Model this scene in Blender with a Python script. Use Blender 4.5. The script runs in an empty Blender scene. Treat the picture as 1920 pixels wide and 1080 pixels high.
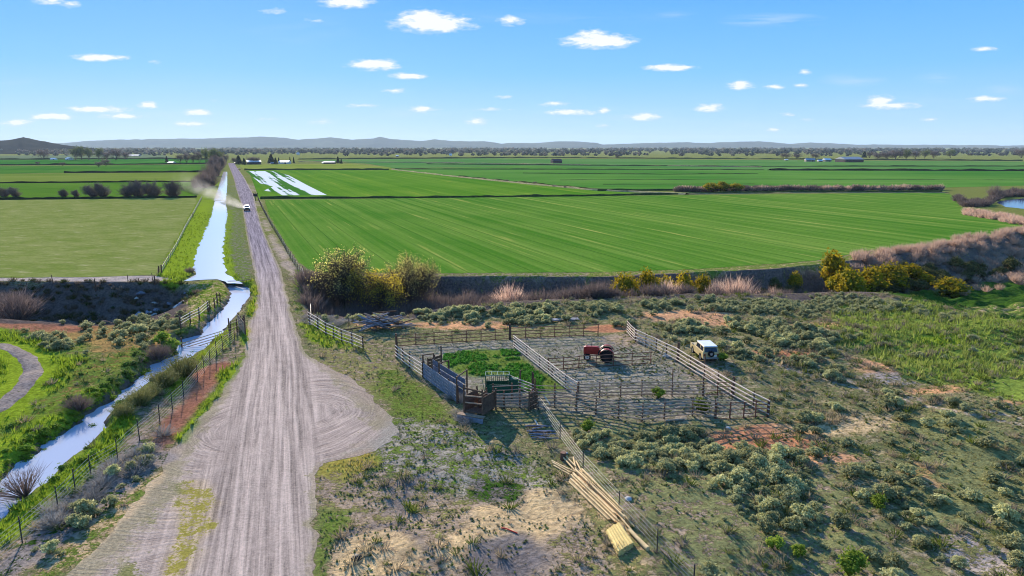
import bpy, math, random
import numpy as np
from mathutils import Vector, Matrix
R = math.radians
scene = bpy.context.scene
COL = scene.collection
random.seed(7)

# ------------------------------------------------------------------ camera, world, sun
CAM_H = 22.0
F = 1280.0                       # focal length in photo pixels (1920 wide)
HOR = 275.0
PITCH = math.atan((540 - HOR) / F)
cam_d = bpy.data.cameras.new('camera'); cam = bpy.data.objects.new('camera', cam_d); COL.objects.link(cam)
cam.location = (0, 0, CAM_H); cam.rotation_euler = (math.pi / 2 - PITCH, 0, 0)
cam_d.sensor_width = 36; cam_d.lens = 36 * F / 1920; cam_d.clip_start = 0.5; cam_d.clip_end = 40000
scene.camera = cam
scene.view_settings.view_transform = 'Standard'; scene.view_settings.look = 'None'
scene.view_settings.gamma = 1; scene.view_settings.exposure = 0.88
scene.cycles.volume_bounces = 0; scene.cycles.max_bounces = 6; scene.cycles.transparent_max_bounces = 12
scene.cycles.volume_max_steps = 64; scene.cycles.filter_width = 1.0
SUN_AZ = -22.5; SUN_EL = 20.0
sun_dir = Vector((math.sin(R(SUN_AZ)) * math.cos(R(SUN_EL)), math.cos(R(SUN_AZ)) * math.cos(R(SUN_EL)), math.sin(R(SUN_EL))))
sd = bpy.data.lights.new('sun', 'SUN'); sd.energy = 5.0; sd.angle = R(0.5); sd.color = (1.0, 0.90, 0.76)
so = bpy.data.objects.new('sun', sd); COL.objects.link(so); so.rotation_euler = sun_dir.to_track_quat('Z', 'Y').to_euler()
so.location = (-40, 100, 60)

W = bpy.data.worlds.new('World'); scene.world = W; W.use_nodes = True
def build_world():
    nt = W.node_tree; N = nt.nodes; L = nt.links
    for n in list(N): N.remove(n)
    out = N.new('ShaderNodeOutputWorld'); bg = N.new('ShaderNodeBackground'); L.new(bg.outputs[0], out.inputs[0])
    sky = N.new('ShaderNodeTexSky'); sky.sky_type = 'NISHITA'; sky.sun_disc = False
    sky.sun_elevation = R(SUN_EL); sky.sun_rotation = R(SUN_AZ); sky.air_density = 1.0; sky.dust_density = 0.2; sky.ozone_density = 2.0
    bg.inputs['Strength'].default_value = 0.13
    tc = N.new('ShaderNodeTexCoord')
    sep = N.new('ShaderNodeSeparateXYZ'); L.new(tc.outputs['Generated'], sep.inputs[0])
    def m(op, a, b=None, c=None, clamp=False):
        n = N.new('ShaderNodeMath'); n.operation = op; n.use_clamp = clamp
        for i, v in enumerate((a, b, c)):
            if v is None: continue
            if isinstance(v, (int, float)): n.inputs[i].default_value = v
            else: L.new(v, n.inputs[i])
        return n.outputs[0]
    # deep clear-air gradient laid over the physical sky
    grad = N.new('ShaderNodeValToRGB'); L.new(sep.outputs['Z'], grad.inputs[0])
    cr = grad.color_ramp; cr.elements[0].position = 0.0; cr.elements[0].color = (2.0, 3.3, 4.45, 1)
    cr.elements[1].position = 1.0; cr.elements[1].color = (0.5, 1.5, 3.6, 1)
    for p, c in ((0.04, (1.5, 2.85, 4.3, 1)), (0.10, (0.80, 2.35, 4.3, 1)), (0.2, (0.42, 1.8, 4.2, 1)), (0.42, (0.35, 1.45, 3.8, 1))):
        e = cr.elements.new(p); e.color = c
    mix = N.new('ShaderNodeMix'); mix.data_type = 'RGBA'; mix.inputs[0].default_value = 0.96
    L.new(sky.outputs[0], mix.inputs[6]); L.new(grad.outputs[0], mix.inputs[7])
    # clouds, placed by direction in the sky dome: u = x/y, v = z/y
    yy = m('MAXIMUM', m('ABSOLUTE', sep.outputs['Y']), 0.05)
    u = m('DIVIDE', sep.outputs['X'], yy); v = m('DIVIDE', sep.outputs['Z'], yy)
    cmb = N.new('ShaderNodeCombineXYZ'); L.new(u, cmb.inputs[0]); L.new(v, cmb.inputs[1])
    nz = N.new('ShaderNodeTexNoise'); nz.inputs['Scale'].default_value = 66; nz.inputs['Detail'].default_value = 8; nz.inputs['Roughness'].default_value = 0.62
    mp = N.new('ShaderNodeMapping'); mp.inputs['Scale'].default_value = (.75, 2.3, 1); L.new(cmb.outputs[0], mp.inputs[0]); L.new(mp.outputs[0], nz.inputs[0])
    def uv(px, py):
        X = (px - 960) / F; Y = (540 - py) / F
        d = Vector((X, math.cos(PITCH) + Y * math.sin(PITCH), -math.sin(PITCH) + Y * math.cos(PITCH)))
        return d.x / d.y, d.z / d.y
    clouds = [(812,44,92,22,1),(795,34,52,20,1),(650,4,58,14,.9),(958,38,32,12,.85),(97,2,40,9,.8),(132,8,22,8,.7),(185,108,62,9,.95),(290,116,20,5,.45),
      (700,121,62,13,1),(765,142,42,8,.85),(1123,77,82,17,1),(1112,68,40,17,1),(1068,80,36,6,.6),(1256,127,58,8,.95),(1388,160,32,12,1),(1452,163,24,6,.8),(1498,160,20,6,.7),
      (1650,190,36,15,1),(1668,198,66,9,.85),(1850,186,44,8,.8),(1842,92,34,6,.75),(1508,135,18,6,.7),(1328,202,40,10,.95),(1132,208,17,8,.9),(1040,195,36,7,.7),
      (1070,211,60,8,.75),(1205,219,42,9,.9),(795,204,38,8,.9),(740,170,28,7,.75),(895,228,30,9,.85),(278,197,24,9,1),(180,205,74,9,.9),(95,219,56,9,.9),(230,218,56,7,.8),(370,211,36,9,.95),
      (28,230,40,9,1),(360,232,50,6,.7),(945,182,22,5,.7),(680,198,40,6,.6),(510,20,30,8,.6),(590,38,22,7,.5),(1450,243,18,5,.8),(1475,215,20,5,.6),(400,189,20,4,.5),(600,228,48,8,.45),
      (1130,236,18,5,.6),(1745,224,24,5,.5),(1510,224,20,4,.4),(500,223,30,4,.5),(920,205,50,5,.4)]
    acc = None
    for (px, py, a, b, s) in clouds:
        cu, cv = uv(px, py); k = 1 / F; s = s * (1.35 if a > 40 else 1.1)
        sub = N.new('ShaderNodeVectorMath'); sub.operation = 'SUBTRACT'; L.new(cmb.outputs[0], sub.inputs[0]); sub.inputs[1].default_value = (cu, cv, 0)
        mul = N.new('ShaderNodeVectorMath'); mul.operation = 'MULTIPLY'; L.new(sub.outputs[0], mul.inputs[0]); mul.inputs[1].default_value = (1 / (a * k * 1.02), 1 / (b * k * 1.0), 0)
        ln = N.new('ShaderNodeVectorMath'); ln.operation = 'LENGTH'; L.new(mul.outputs[0], ln.inputs[0])
        val = m('MULTIPLY_ADD', ln.outputs['Value'], -s, s)
        acc = val if acc is None else m('MAXIMUM', acc, val)
    ns = m('SUBTRACT', nz.outputs[0], 0.5)
    dens = m('MULTIPLY_ADD', ns, 2.0, acc)
    gate = m('MULTIPLY', acc, 6.0, clamp=True)
    dens = m('MULTIPLY', m('MULTIPLY', m('SUBTRACT', dens, 0.12), 1.6, clamp=True), gate, clamp=True)
    # thin cirrus streaks
    mp2 = N.new('ShaderNodeMapping'); mp2.inputs['Scale'].default_value = (3.0, 26, 1); mp2.inputs['Rotation'].default_value = (0, 0, R(5)); L.new(cmb.outputs[0], mp2.inputs[0])
    n2 = N.new('ShaderNodeTexNoise'); n2.inputs['Scale'].default_value = 3.0; n2.inputs['Detail'].default_value = 6; n2.inputs['Roughness'].default_value = .6; n2.inputs['Distortion'].default_value = .6; L.new(mp2.outputs[0], n2.inputs[0])
    acc2 = None
    for (px, py, a, b, s) in [(1450,38,110,14,1.5),(1600,150,70,14,1.1),(1270,28,50,8,.7),(1755,146,50,12,.8),(1880,170,60,12,.7),(20,152,60,12,.6),(1000,30,400,20,.25),(240,222,230,22,.75),(760,212,200,18,.5),(1130,216,220,20,.6),(1700,200,200,22,.5),(1400,232,200,10,.4),(560,60,120,40,.3)]:
        cu, cv = uv(px, py); k = 1 / F
        sub = N.new('ShaderNodeVectorMath'); sub.operation = 'SUBTRACT'; L.new(cmb.outputs[0], sub.inputs[0]); sub.inputs[1].default_value = (cu, cv, 0)
        mul = N.new('ShaderNodeVectorMath'); mul.operation = 'MULTIPLY'; L.new(sub.outputs[0], mul.inputs[0]); mul.inputs[1].default_value = (1 / (a * k), 1 / (b * k), 0)
        ln = N.new('ShaderNodeVectorMath'); ln.operation = 'LENGTH'; L.new(mul.outputs[0], ln.inputs[0])
        val = m('MULTIPLY_ADD', ln.outputs['Value'], -s, s)
        acc2 = val if acc2 is None else m('MAXIMUM', acc2, val)
    cir = m('MULTIPLY', m('MAXIMUM', acc2, 0.0), m('MULTIPLY', m('SUBTRACT', n2.outputs[0], .42), 3.2, clamp=True), clamp=True)
    tot = m('MAXIMUM', m('MULTIPLY', dens, 0.88), m('MULTIPLY', cir, .6), clamp=True)
    cc = N.new('ShaderNodeMix'); cc.data_type = 'RGBA'; cc.inputs[6].default_value = (2.9, 3.5, 4.6, 1); cc.inputs[7].default_value = (4.6, 4.6, 4.9, 1)
    L.new(m('MULTIPLY', dens, dens), cc.inputs[0])
    fm = N.new('ShaderNodeMix'); fm.data_type = 'RGBA'; L.new(tot, fm.inputs[0]); L.new(mix.outputs[2], fm.inputs[6]); L.new(cc.outputs[2], fm.inputs[7])
    L.new(fm.outputs[2], bg.inputs['Color'])
build_world()

# ------------------------------------------------------------------ helpers: projection
cP, sP = math.cos(PITCH), math.sin(PITCH)
def ray(px, py):
    X = (px - 960) / F; Y = (540 - py) / F
    return np.array([X, cP + Y * sP, -sP + Y * cP])
def gp(px, py, z=0.0):
    d = ray(px, py); t = (z - CAM_H) / d[2]
    return d[0] * t, d[1] * t
def to_px(x, y, z=0.0):
    zz = z - CAM_H
    dep = y * cP - zz * sP; up = y * sP + zz * cP
    dep = np.where(np.abs(dep) < 1e-3, 1e-3, dep)
    return 960 + F * x / dep, 540 - F * up / dep
def mpp(py):                     # metres per photo pixel at ground row py
    x, y = gp(960, py); return (y * cP + CAM_H * sP) / F

# ------------------------------------------------------------------ helpers: noise
_rng = np.random.default_rng(11)
_T = _rng.random((512, 512))
def vn(x, y, s=0):
    x = np.asarray(x, float) + s * 17.31; y = np.asarray(y, float) + s * 9.73
    xi = np.floor(x).astype(np.int64); yi = np.floor(y).astype(np.int64)
    fx = x - xi; fy = y - yi; fx = fx * fx * (3 - 2 * fx); fy = fy * fy * (3 - 2 * fy)
    a = _T[xi & 511, yi & 511]; b = _T[(xi + 1) & 511, yi & 511]; c = _T[xi & 511, (yi + 1) & 511]; d = _T[(xi + 1) & 511, (yi + 1) & 511]
    return (a * (1 - fx) + b * fx) * (1 - fy) + (c * (1 - fx) + d * fx) * fy
def fbm(x, y, s=0, o=4):
    r = 0; a = 0.5; t = 0
    for i in range(o):
        r = r + a * vn(x * 2 ** i, y * 2 ** i, s + i * 3); t += a; a *= .5
    return r / t
def sst(a, b, x):
    t = np.clip((x - a) / (b - a), 0, 1); return t * t * (3 - 2 * t)

def sdist(poly, x, y):
    """signed distance to a closed polygon, positive inside"""
    P = np.array(poly, float); n = len(P); d = np.full(x.shape, 1e9); ins = np.zeros(x.shape, bool)
    for i in range(n):
        a = P[i]; b = P[(i + 1) % n]; e = b - a
        wx = x - a[0]; wy = y - a[1]
        t = np.clip((wx * e[0] + wy * e[1]) / (e @ e + 1e-12), 0, 1)
        d = np.minimum(d, (wx - t * e[0]) ** 2 + (wy - t * e[1]) ** 2)
        c = ((a[1] > y) != (b[1] > y))
        den = (b[1] - a[1]) if abs(b[1] - a[1]) > 1e-9 else 1e-9
        ins ^= c & (x < (b[0] - a[0]) * (y - a[1]) / den + a[0])
    d = np.sqrt(d); return np.where(ins, d, -d)
def ldist(pts, x, y):
    P = np.array(pts, float); d = np.full(x.shape, 1e9)
    for i in range(len(P) - 1):
        a = P[i]; e = P[i + 1] - a
        wx = x - a[0]; wy = y - a[1]
        t = np.clip((wx * e[0] + wy * e[1]) / (e @ e + 1e-12), 0, 1)
        d = np.minimum(d, (wx - t * e[0]) ** 2 + (wy - t * e[1]) ** 2)
    return np.sqrt(d)
def W2(pts, z=0.0): return [gp(a, b, z) for a, b in pts]

# ------------------------------------------------------------------ layout taken from the survey of the place
WL = -0.7
CAN_L = [(334,640),(333,668),(314,673),(286,686),(280,697),(258,713),(230,738),(208,755),(167,777),(150,796),(119,818),(86,829),(80,849),(39,869),(28,883),(0,913),(-80,985),(-220,1100)]
CAN_R = [(-120,1100),(-60,1030),(0,969),(22,947),(50,927),(92,894),(125,860),(178,822),(192,804),(194,782),(222,766),(278,721),(320,690),(345,682),(357,672),(371,664),(393,644),(410,630),(429,603),(448,582),(464,558),(466,541)]
CAN_TOPL = [(429,534),(438,553),(424,577),(398,601),(376,628)]
canal_low = W2(CAN_L, WL) + W2(CAN_R, WL) + W2(CAN_TOPL, WL)
canal_up_px = [(419,322),(412,343),(402,377),(397,404),(383,438),(368,471),(363,502),(367,516),(342,528),(383,524),(411,524),(424,531),(452,533),(441,526),(429,515),(419,502),(418,468),(422,438),(426,404),(423,379),(426,352),(426,322)]
canal_up = W2(canal_up_px)
pond = W2([(1868,379),(1890,375),(1930,371),(2080,368),(2200,385),(2050,396),(1930,393),(1885,388)])
ROAD = [ # py, xl, xr
 (306,427.5,440),(312,429,443),(332,437,457),(365,446,475),(390,454,481),(427,460,492),(468,467,509),(510,477,528),(549,483,538),(580,477,545),(610,466,553),(644,463,566),(668,460,577),(690,444,620),
 (704,434,650),(730,419,688),(755,403,705),(780,378,735),(800,362,742),(825,340,740),(845,322,712),(858,318,660),(868,312,612),(885,300,596),(900,290,592),(930,268,592),(960,240,592),(1000,200,593),(1040,165,594),(1080,120,594),(1150,60,596),(1300,-80,598),(1700,-400,600)]
road_poly = W2([(r[1], r[0]) for r in ROAD] + [(r[2], r[0]) for r in reversed(ROAD)])
NLIP = [(-900,605),(-300,602),(0,598),(100,602),(200,602),(280,595),(330,580),(390,548),(440,540),(520,540),(565,575),(580,590),(700,597),(800,582),(1000,567),(1150,556),(1400,545),(1520,542),(1620,545),(1720,555),(1800,575),(1920,606),(2100,640),(2600,700)]
FLIP = [(-900,530),(-300,529),(0,528),(150,529),(290,529),(350,533),(400,530),(440,530),(520,522),(565,521),(700,519),(820,518),(1100,520),(1140,521),(1300,512),(1420,507),(1530,497),(1600,490),(1680,478),(1760,468),(1850,452),(1920,436),(2100,410),(2600,390)]
def lipf(L):
    P = np.array(W2(L)); o = np.argsort(P[:, 0]); P = P[o]
    return lambda x: np.interp(x, P[:, 0], P[:, 1])
nlip, flip = lipf(NLIP), lipf(FLIP)
berm_l = W2([(345,545),(385,536),(415,545),(405,575),(380,600)])
corral_poly = W2([(735,640),(1130,615),(1190,618),(1450,790),(1200,800),(880,790),(735,690)])
cut_line = W2([(820,518),(1140,521)])

def tz(x, y):
    x = np.asarray(x, float); y = np.asarray(y, float)
    near = sst(24, 34, y) * (1 - sst(112, 135, y)) * (1 - sst(95, 160, np.abs(x)))
    b = (fbm(x / 16, y / 16, 1, 4) - .5) * 1.5 + (fbm(x / 3.1, y / 3.1, 5, 3) - .5) * .35
    fl = sst(0.3, 5, -sdist(road_poly, x, y)) * (1 - .8 * sst(-3, 2, sdist(corral_poly, x, y)))
    z = b * near * fl
    # rolling dune ground right of the corral
    z = z + near * sst(22, 40, x) * (fbm(x / 22, y / 11, 9, 3) - .5) * 2.4
    z = z * (1 - sst(-9, -4, y - flip(x)) * (1 - sst(-1, 0, -(y - flip(x)))*0) )
    # ravine
    yn = nlip(x) + (fbm(x / 6, y * 0, 21, 3) - .5) * 3; yf = flip(x) + (fbm(x / 4, y * 0, 22, 4) - .5) * 3.0
    corr_l = gp(372, 560)[0]; corr_r = gp(556, 540)[0]
    D = np.where(x < corr_l, 4.6 * sst(corr_l, corr_l - 9, x), 4.8 * sst(corr_r, corr_r + 7, x))
    D = D * (1 - .0 * x)
    wf = 2.4 + 7.5 * sst(gp(1500, 500)[0], gp(1720, 480)[0], x) + 4.0 * (x < corr_l)
    wn = 9.0
    dn = np.clip((y - yn) / wn, 0, 1); df = np.clip((yf - y) / wf, 0, 1)
    rav = np.minimum(dn * dn * (3 - 2 * dn), df * (1.6 - .6 * df) * 1.0)
    rav = np.clip(rav, 0, 1) * D
    rough = (fbm(x / 2.6, y / 2.2, 31, 4) - .5) * 2.4 * np.clip(rav / 2, 0, 1)
    z = z - rav + rough
    # canal channel (lower reach)
    mk = (y < 118) & (x < -18) & (x > -62)
    if np.any(mk):
        xs_, ys_ = x[mk] if x.ndim else x, y[mk] if y.ndim else y
        dcan = -sdist(canal_low, xs_, ys_) + (fbm(xs_ / 1.1, ys_ / 1.1, 41, 3) - .5) * .9
        t = sst(-.65, 1.3, dcan)
        top = np.maximum(z[mk], -.25) if z.ndim else z
        zz = top * t + (WL - .55) * (1 - t)
        zz = np.where(dcan < 4, zz, z[mk])
        if z.ndim: z[mk] = np.where(dcan < 2.0, zz, z[mk])
    return z
def tz1(x, y): return float(tz(np.array([x]), np.array([y]))[0])
def gpt(px, py):
    z = 0.0
    for i in range(5):
        x, y = gp(px, py, z); z = z * .4 + tz1(x, y) * .6
    x, y = gp(px, py, z); return Vector((x, y, tz1(x, y)))

# ------------------------------------------------------------------ helpers: objects
def lin(c):
    return tuple(((v / 255) / 12.92 if v / 255 <= .04045 else ((v / 255 + .055) / 1.055) ** 2.4) for v in c[:3])
def tag(o, label=None, cat=None, group=None, kind=None):
    if label: o['label'] = label
    if cat: o['category'] = cat
    if group: o['group'] = group
    if kind: o['kind'] = kind
    return o
def link(o, parent=None):
    COL.objects.link(o)
    if parent is not None: o.parent = parent
    return o
def empty(name, loc=(0, 0, 0), rz=0, label=None, cat=None, group=None):
    o = bpy.data.objects.new(name, None); o.empty_display_size = .5; COL.objects.link(o); o.location = loc; o.rotation_euler = (0, 0, rz)
    return tag(o, label, cat, group)
def np_mesh(name, V, Fc, mat, smooth=False, cols=None, colname='Col', fl=None, vecs=None):
    V = np.asarray(V, np.float32); Fc = np.asarray(Fc, np.int32); k = Fc.shape[1]
    me = bpy.data.meshes.new(name); me.vertices.add(len(V)); me.vertices.foreach_set('co', V.ravel())
    me.loops.add(Fc.size); me.loops.foreach_set('vertex_index', Fc.ravel())
    me.polygons.add(len(Fc)); me.polygons.foreach_set('loop_start', np.arange(0, Fc.size, k, dtype=np.int32))
    me.update(calc_edges=True)
    if smooth: me.polygons.foreach_set('use_smooth', np.ones(len(Fc), bool))
    def addc(n, c):
        a = me.attributes.new(n, 'FLOAT_COLOR', 'POINT'); c4 = np.ones((len(V), 4), np.float32); c4[:, :3] = c; a.data.foreach_set('color', c4.ravel())
    if cols is not None:
        if isinstance(cols, dict):
            for n, c in cols.items(): addc(n, c)
        else: addc(colname, cols)
    for n, f in (fl or {}).items():
        a = me.attributes.new(n, 'FLOAT', 'POINT'); a.data.foreach_set('value', np.asarray(f, np.float32))
    for n, f in (vecs or {}).items():
        a = me.attributes.new(n, 'FLOAT_VECTOR', 'POINT'); a.data.foreach_set('vector', np.asarray(f, np.float32).ravel())
    if mat: me.materials.append(mat)
    return me
def np_obj(name, V, Fc, mat, parent=None, **k):
    return link(bpy.data.objects.new(name, np_mesh(name, V, Fc, mat, **k)), parent)
class MB:
    def __init__(s): s.v = []; s.f = []
    def add(s, vs, fs):
        b = len(s.v); s.v += [tuple(v) for v in vs]; s.f += [tuple(i + b for i in f) for f in fs]; return s
    def box(s, c, size, rot=None, taper=1.0):
        hx, hy, hz = size[0] / 2, size[1] / 2, size[2] / 2; vs = []
        for z in (-1, 1):
            t = taper if z > 0 else 1
            for (a, b) in ((-1, -1), (1, -1), (1, 1), (-1, 1)):
                p = Vector((a * hx * t, b * hy * t, z * hz))
                if rot is not None: p = rot @ p
                vs.append(p + Vector(c))
        return s.add(vs, [(3, 2, 1, 0), (4, 5, 6, 7), (0, 1, 5, 4), (1, 2, 6, 5), (2, 3, 7, 6), (3, 0, 4, 7)])
    def beam(s, a, b, w, h):
        a = Vector(a); b = Vector(b); d = b - a; L = d.length
        if L < 1e-6: return s
        q = d.to_track_quat('X', 'Z').to_matrix(); return s.box((a + b) / 2, (L, w, h), q)
    def tube(s, a, b, r0, r1=None, n=7, cap=True):
        r1 = r0 if r1 is None else r1
        a = Vector(a); b = Vector(b); q = (b - a).to_track_quat('Z', 'Y').to_matrix(); vs = []
        for p, r in ((a, r0), (b, r1)):
            for i in range(n):
                t = 2 * math.pi * i / n; vs.append(p + q @ Vector((math.cos(t) * r, math.sin(t) * r, 0)))
        fs = [(i, (i + 1) % n, n + (i + 1) % n, n + i) for i in range(n)]
        if cap: fs += [tuple(range(n - 1, -1, -1)), tuple(range(n, 2 * n))]
        return s.add(vs, fs)
    def poly_tube(s, pts, r, n=6):
        for i in range(len(pts) - 1): s.tube(pts[i], pts[i + 1], r, r, n)
        return s
    def prism(s, prof, y0, y1, inset=0.0):
        """profile in x,z extruded along y"""
        n = len(prof); vs = [(x, y0, z) for x, z in prof] + [(x, y1, z) for x, z in prof]
        fs = [tuple(range(n)), tuple(range(2 * n - 1, n - 1, -1))] + [(i, n + i, n + (i + 1) % n, (i + 1) % n) for i in range(n)]
        return s.add(vs, fs)
    def build(s, name, mat, parent=None, origin=None, smooth=False, bevel=0):
        me = bpy.data.meshes.new(name); o = Vector(origin) if origin is not None else Vector((0, 0, 0))
        me.from_pydata([tuple(Vector(v) - o) for v in s.v], [], s.f); me.update()
        if mat: me.materials.append(mat)
        if smooth: me.polygons.foreach_set('use_smooth', [True] * len(me.polygons))
        ob = link(bpy.data.objects.new(name, me), parent)
        if parent is None and origin is not None: ob.location = o
        if bevel:
            bm = ob.modifiers.new('bevel', 'BEVEL'); bm.width = bevel; bm.segments = 2; bm.limit_method = 'ANGLE'
        return ob

# ------------------------------------------------------------------ materials
def newmat(name):
    m = bpy.data.materials.new(name); m.use_nodes = True; nt = m.node_tree
    for n in list(nt.nodes): nt.nodes.remove(n)
    return m, nt, nt.nodes, nt.links
def mathn(nt, op, a, b=None, c=None, clamp=False):
    n = nt.nodes.new('ShaderNodeMath'); n.operation = op; n.use_clamp = clamp
    for i, v in enumerate((a, b, c)):
        if v is None: continue
        if isinstance(v, (int, float)): n.inputs[i].default_value = v
        else: nt.links.new(v, n.inputs[i])
    return n.outputs[0]
def noise(nt, vec, scale, detail=4, rough=.55, dist=0):
    n = nt.nodes.new('ShaderNodeTexNoise'); n.inputs['Scale'].default_value = scale; n.inputs['Detail'].default_value = detail
    n.inputs['Roughness'].default_value = rough; n.inputs['Distortion'].default_value = dist
    if vec is not None: nt.links.new(vec, n.inputs['Vector'])
    return n.outputs[0]
def mapr(nt, v, a, b, c=0., d=1.):
    n = nt.nodes.new('ShaderNodeMapRange'); nt.links.new(v, n.inputs[0])
    for i, x in enumerate((a, b, c, d)):
        if isinstance(x, (int, float)): n.inputs[1 + i].default_value = x
        else: nt.links.new(x, n.inputs[1 + i])
    return n.outputs[0]
def mixc(nt, f, a, b, mode='MIX'):
    n = nt.nodes.new('ShaderNodeMix'); n.data_type = 'RGBA'; n.blend_type = mode
    for i, v in ((0, f), (6, a), (7, b)):
        if isinstance(v, (int, float)): n.inputs[i].default_value = v
        elif isinstance(v, tuple): n.inputs[i].default_value = (*v[:3], 1)
        else: nt.links.new(v, n.inputs[i])
    return n.outputs[2]
def attr(nt, name, out='Color'):
    n = nt.nodes.new('ShaderNodeAttribute'); n.attribute_name = name; return n.outputs[out]
def finish(nt, col, rough=.9, bump=None, bstr=.5, bdist=.1, spec=.2, metal=0, trans=0):
    N = nt.nodes; b = N.new('ShaderNodeBsdfPrincipled'); o = N.new('ShaderNodeOutputMaterial')
    if isinstance(col, tuple): b.inputs['Base Color'].default_value = (*col[:3], 1)
    else: nt.links.new(col, b.inputs['Base Color'])
    b.inputs['Roughness'].default_value = rough; b.inputs['Specular IOR Level'].default_value = spec; b.inputs['Metallic'].default_value = metal
    if bump is not None:
        bn = N.new('ShaderNodeBump'); bn.inputs['Strength'].default_value = bstr; bn.inputs['Distance'].default_value = bdist
        nt.links.new(bump, bn.inputs['Height']); nt.links.new(bn.outputs[0], b.inputs['Normal'])
    sh = b.outputs[0]
    if trans:
        t = N.new('ShaderNodeBsdfTranslucent'); ms = N.new('ShaderNodeMixShader'); ms.inputs[0].default_value = trans
        if isinstance(col, tuple): t.inputs[0].default_value = (*col[:3], 1)
        else: nt.links.new(col, t.inputs[0])
        nt.links.new(sh, ms.inputs[1]); nt.links.new(t.outputs[0], ms.inputs[2]); sh = ms.outputs[0]
    nt.links.new(sh, o.inputs[0])
def pos(nt): return nt.nodes.new('ShaderNodeNewGeometry').outputs['Position']
def mapping(nt, vec, scale=(1, 1, 1), rot=0.0):
    r = nt.nodes.new('ShaderNodeVectorRotate'); r.rotation_type = 'Z_AXIS'; r.inputs['Angle'].default_value = rot; nt.links.new(vec, r.inputs[0])
    n = nt.nodes.new('ShaderNodeVectorMath'); n.operation = 'MULTIPLY'; n.inputs[1].default_value = scale
    nt.links.new(r.outputs[0], n.inputs[0]); return n.outputs[0]

def simple_mat(name, c, var=.25, scale=6, rough=.8, spec=.2, metal=0, bstr=.3, stretch=None):
    m, nt, N, L = newmat(name); tc = N.new('ShaderNodeTexCoord').outputs['Object']
    v = tc
    if stretch: 
        mm = N.new('ShaderNodeVectorMath'); mm.operation = 'MULTIPLY'; mm.inputs[1].default_value = stretch; L.new(tc, mm.inputs[0]); v = mm.outputs[0]
    n = noise(nt, v, scale, 5, .6); c1 = lin(c)
    k = mathn(nt, 'MULTIPLY', mapr(nt, n, .3, .7, 1 - var, 1 + var), mapr(nt, N.new('ShaderNodeObjectInfo').outputs['Random'], 0, 1, 1 - var * .7, 1 + var * .5))
    vm = N.new('ShaderNodeVectorMath'); vm.operation = 'SCALE'; vm.inputs[0].default_value = c1; L.new(k, vm.inputs['Scale'])
    finish(nt, vm.outputs[0], rough, n, bstr, .02, spec, metal); return m

def ground_mat():
    m, nt, N, L = newmat('ground_material'); p = pos(nt)
    col = attr(nt, 'Col'); g = attr(nt, 'Veg'); cov = attr(nt, 'cov', 'Fac')
    n1 = noise(nt, p, 1.1, 6, .68); n2 = noise(nt, p, 5.5, 4, .65)
    s = mathn(nt, 'ADD', mathn(nt, 'MULTIPLY', n1, .6), mathn(nt, 'MULTIPLY', n2, .4))
    thr = mathn(nt, 'SUBTRACT', .66, mathn(nt, 'MULTIPLY', cov, .34))
    mk = mapr(nt, mathn(nt, 'SUBTRACT', s, thr), -.025, .03)
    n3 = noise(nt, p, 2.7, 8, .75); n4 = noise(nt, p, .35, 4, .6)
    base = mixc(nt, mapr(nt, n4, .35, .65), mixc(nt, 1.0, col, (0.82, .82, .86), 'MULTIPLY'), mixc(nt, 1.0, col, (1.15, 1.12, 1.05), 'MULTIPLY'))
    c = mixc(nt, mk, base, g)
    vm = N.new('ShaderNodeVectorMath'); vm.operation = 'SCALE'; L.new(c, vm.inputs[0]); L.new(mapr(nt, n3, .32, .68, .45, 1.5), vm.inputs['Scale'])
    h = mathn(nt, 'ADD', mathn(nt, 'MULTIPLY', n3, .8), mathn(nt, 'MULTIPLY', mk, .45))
    finish(nt, vm.outputs[0], 1.0, h, .9, .3, .0); return m
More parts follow.
